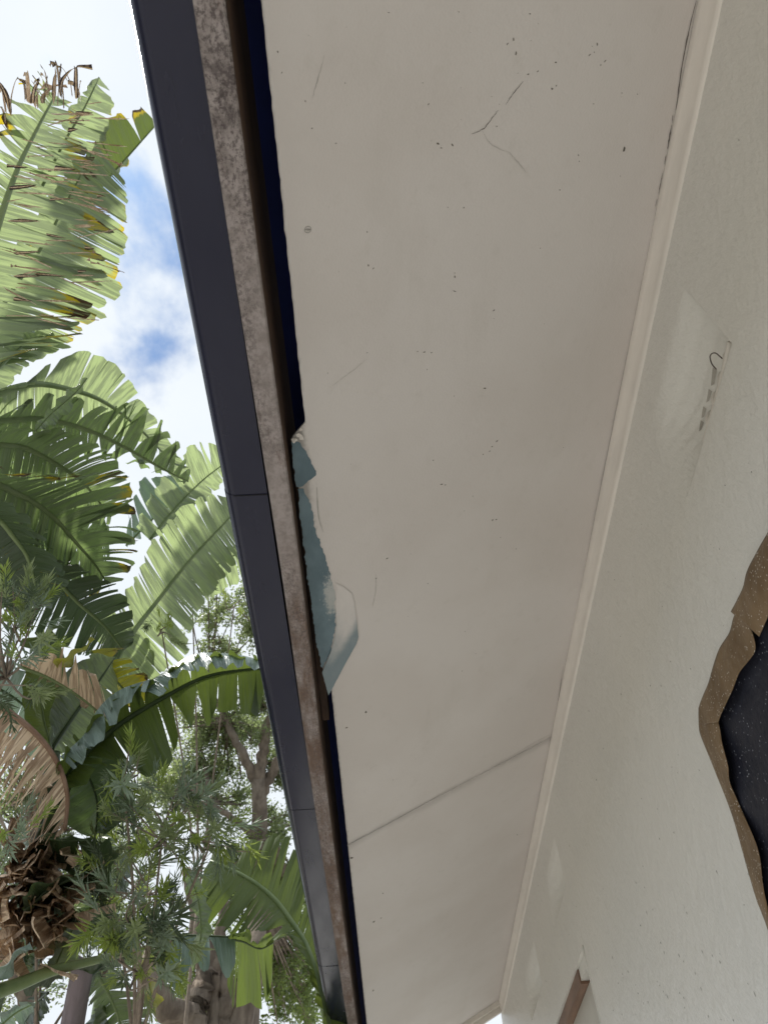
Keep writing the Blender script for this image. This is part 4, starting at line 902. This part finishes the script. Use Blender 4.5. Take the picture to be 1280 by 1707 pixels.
# ============================================================ small-leaved trees behind
M_sl = leaf_mat('small_leaf', (0.09, 0.12, 0.065), (0.14, 0.17, 0.095), (0.36, 0.44, 0.17), tfac=.5, vein=0)
M_sl2 = leaf_mat('small_leaf_light', (0.08, 0.12, 0.045), (0.12, 0.16, 0.06), (0.32, 0.42, 0.11), tfac=.45, vein=0)
M_bark = bark_mat('grey_brown_bark', (0.24, 0.20, 0.16), (0.13, 0.105, 0.085), 22)
def tree(label, root, limbs, clumps, nleaf, seed, lm, ls=.028):
    rs = random.Random(seed)
    t = thing('small_leaved_tree', label, 'tree', root, 'small leaved trees in the background')
    for i, (pts, r0, r1) in enumerate(limbs):
        V, Fc = [], []; pp = catmull(pts, 22)
        pp = [p + Vector((rs.uniform(-1, 1), rs.uniform(-1, 1), 0)) * .012 for p in pp]
        tube_geo(pp, [r0 + (r1 - r0) * k / 21 for k in range(22)], V, Fc, 8); mesh('trunk' if i == 0 else 'limb', V, Fc, M_bark, t, True)
    V, Fc = [], []; TV, TF = [], []
    tot = sum(c[4] for c in clumps)
    for (cx, cy, rad, d, wt) in clumps:
        c = P(cx, cy, d); nl = int(nleaf * wt / tot); R3 = rad / F * d
        src = min((Vector(p) for l in limbs for p in l[0]), key=lambda p: (p - c).length)
        nt_ = max(5, int(wt * 10)); tips = []
        for k in range(nt_):
            q = c + Vector((rs.gauss(0, .5), rs.gauss(0, .6), rs.gauss(0, .5))) * R3
            m_ = src.lerp(q, .55) + Vector((rs.uniform(-1, 1), rs.uniform(-1, 1), rs.uniform(-.5, 1))) * R3 * .25
            pp = catmull([src, m_, q], 7); tube_geo(pp, [.012 - .0095 * i / 6 for i in range(7)], TV, TF, 4)
            for s_ in range(5):
                o = pp[rs.randint(3, 6)]; e = o + Vector((rs.gauss(0, 1), rs.gauss(0, 1), rs.gauss(0, .8))) * R3 * .28
                tube_geo([o, o.lerp(e, .5) + Vector((0, 0, R3 * .03)), e], [.004, .003, .0015], TV, TF, 3); tips.append(e); tips.append(o.lerp(e, .6))
        for k in range(nl):
            q = rs.choice(tips) + Vector((rs.gauss(0, 1), rs.gauss(0, 1), rs.gauss(0, 1))) * R3 * .10
            dd = Vector((rs.gauss(0, 1), rs.gauss(0, 1), rs.gauss(-.2, .7))).normalized(); sd_ = dd.cross(Vector((rs.gauss(0, 1), rs.gauss(0, 1), rs.gauss(0, 1)))).normalized()
            l = ls * rs.uniform(.6, 1.3); ww = l * .26; b = len(V)
            V += [q, q + dd * l * .5 + sd_ * ww, q + dd * l, q + dd * l * .5 - sd_ * ww]; Fc.append((b, b + 1, b + 2, b + 3))
    mesh('twigs', TV, TF, M_bark, t, kind='stuff')
    mesh('crown', V, Fc, lm, t, kind='stuff', uvs=[(0, 0)] * len(V), attrs={'burn': [0] * len(V)})
D = 6.2
rt = base_of(400, 1900, 5.6)
tree('small-leaved tree whose forked grey trunk stands just left of the gutter', rt,
     [([(rt.x, rt.y, 0), P(405, 1800, 5.7), P(425, 1560, D), P(430, 1420, D), P(432, 1300, D)], .14, .055),
      ([P(432, 1310, D), P(405, 1260, D), P(378, 1200, D + .1), P(350, 1150, D + .2)], .04, .02),
      ([P(432, 1310, D), P(440, 1240, D), P(452, 1190, D), P(470, 1120, D)], .05, .025),
      ([P(432, 1330, D), P(462, 1270, D), P(490, 1200, D)], .045, .02),
      ([P(428, 1400, D), P(395, 1370, D), P(350, 1340, D)], .035, .015)],
     [(400, 1010, 50, 6.3, 1.2), (370, 1080, 55, 6.4, 1.4), (420, 1160, 40, 6.3, .7), (330, 1230, 60, 6.6, 1.5), (400, 1260, 60, 6.8, 1.3), (470, 1300, 50, 6.4, 1), (360, 1320, 60, 6.8, 1.6), (300, 1300, 60, 6.8, 1.4), (470, 1390, 50, 6.5, 1), (340, 980, 40, 6.5, .6), (440, 1230, 40, 7, .7), (250, 1330, 60, 7, 1.2)], 40000, 5, M_sl)
rt = base_of(300, 1850, 5.0)
tree('gnarled multi-stemmed small-leaved tree at the bottom centre below the hanging strips', rt,
     [([(rt.x, rt.y, 0), P(330, 1800, 4.9), P(285, 1700, 4.8), P(255, 1655, 4.8), P(238, 1590, 4.9)], .15, .06),
      ([P(320, 1790, 4.9), P(325, 1690, 4.9), P(345, 1620, 5), P(330, 1540, 5), P(310, 1450, 5.1)], .09, .03),
      ([P(345, 1800, 4.9), P(372, 1700, 5), P(380, 1650, 5), P(350, 1600, 5.1)], .085, .035),
      ([P(360, 1800, 4.9), P(405, 1690, 5), P(425, 1600, 5), P(432, 1500, 5.2), P(455, 1400, 5.3)], .08, .03),
      ([P(350, 1770, 4.9), P(355, 1680, 5), P(362, 1600, 5), P(375, 1500, 5.1), P(380, 1420, 5.2)], .05, .02)],
     [(480, 1560, 50, 7, 1.0), (500, 1640, 50, 7, 1.1), (460, 1690, 50, 7, 1.2), (340, 1690, 60, 7, .8), (400, 1480, 50, 7, 1.1), (350, 1500, 50, 7, .8), (450, 1500, 50, 7, 1), (300, 1620, 50, 7, .9), (520, 1700, 40, 7, .8), (400, 1620, 50, 7.2, .7)], 30000, 6, M_sl2)
rt = base_of(40, 1850, 6.0)
tree('dim small-leaved tree at the lower left corner behind the fallen leaves', rt,
     [([(rt.x, rt.y, 0), P(40, 1780, 6), P(30, 1650, 6), P(40, 1500, 6.1), P(60, 1400, 6.2)], .12, .03),
      ([P(30, 1650, 6), P(90, 1560, 6.1), P(140, 1480, 6.2)], .04, .02)],
     [(20, 1440, 60, 6.2, 1), (90, 1500, 60, 6.4, 1.2), (30, 1560, 60, 6.3, 1.1), (160, 1450, 60, 6.6, 1.2), (190, 1560, 60, 6.6, 1), (60, 1680, 60, 6.6, .6), (220, 1400, 50, 6.8, 1), (10, 1340, 60, 6.6, 1), (60, 1240, 60, 6.6, 1), (150, 1330, 60, 6.6, 1)], 26000, 7, M_sl)
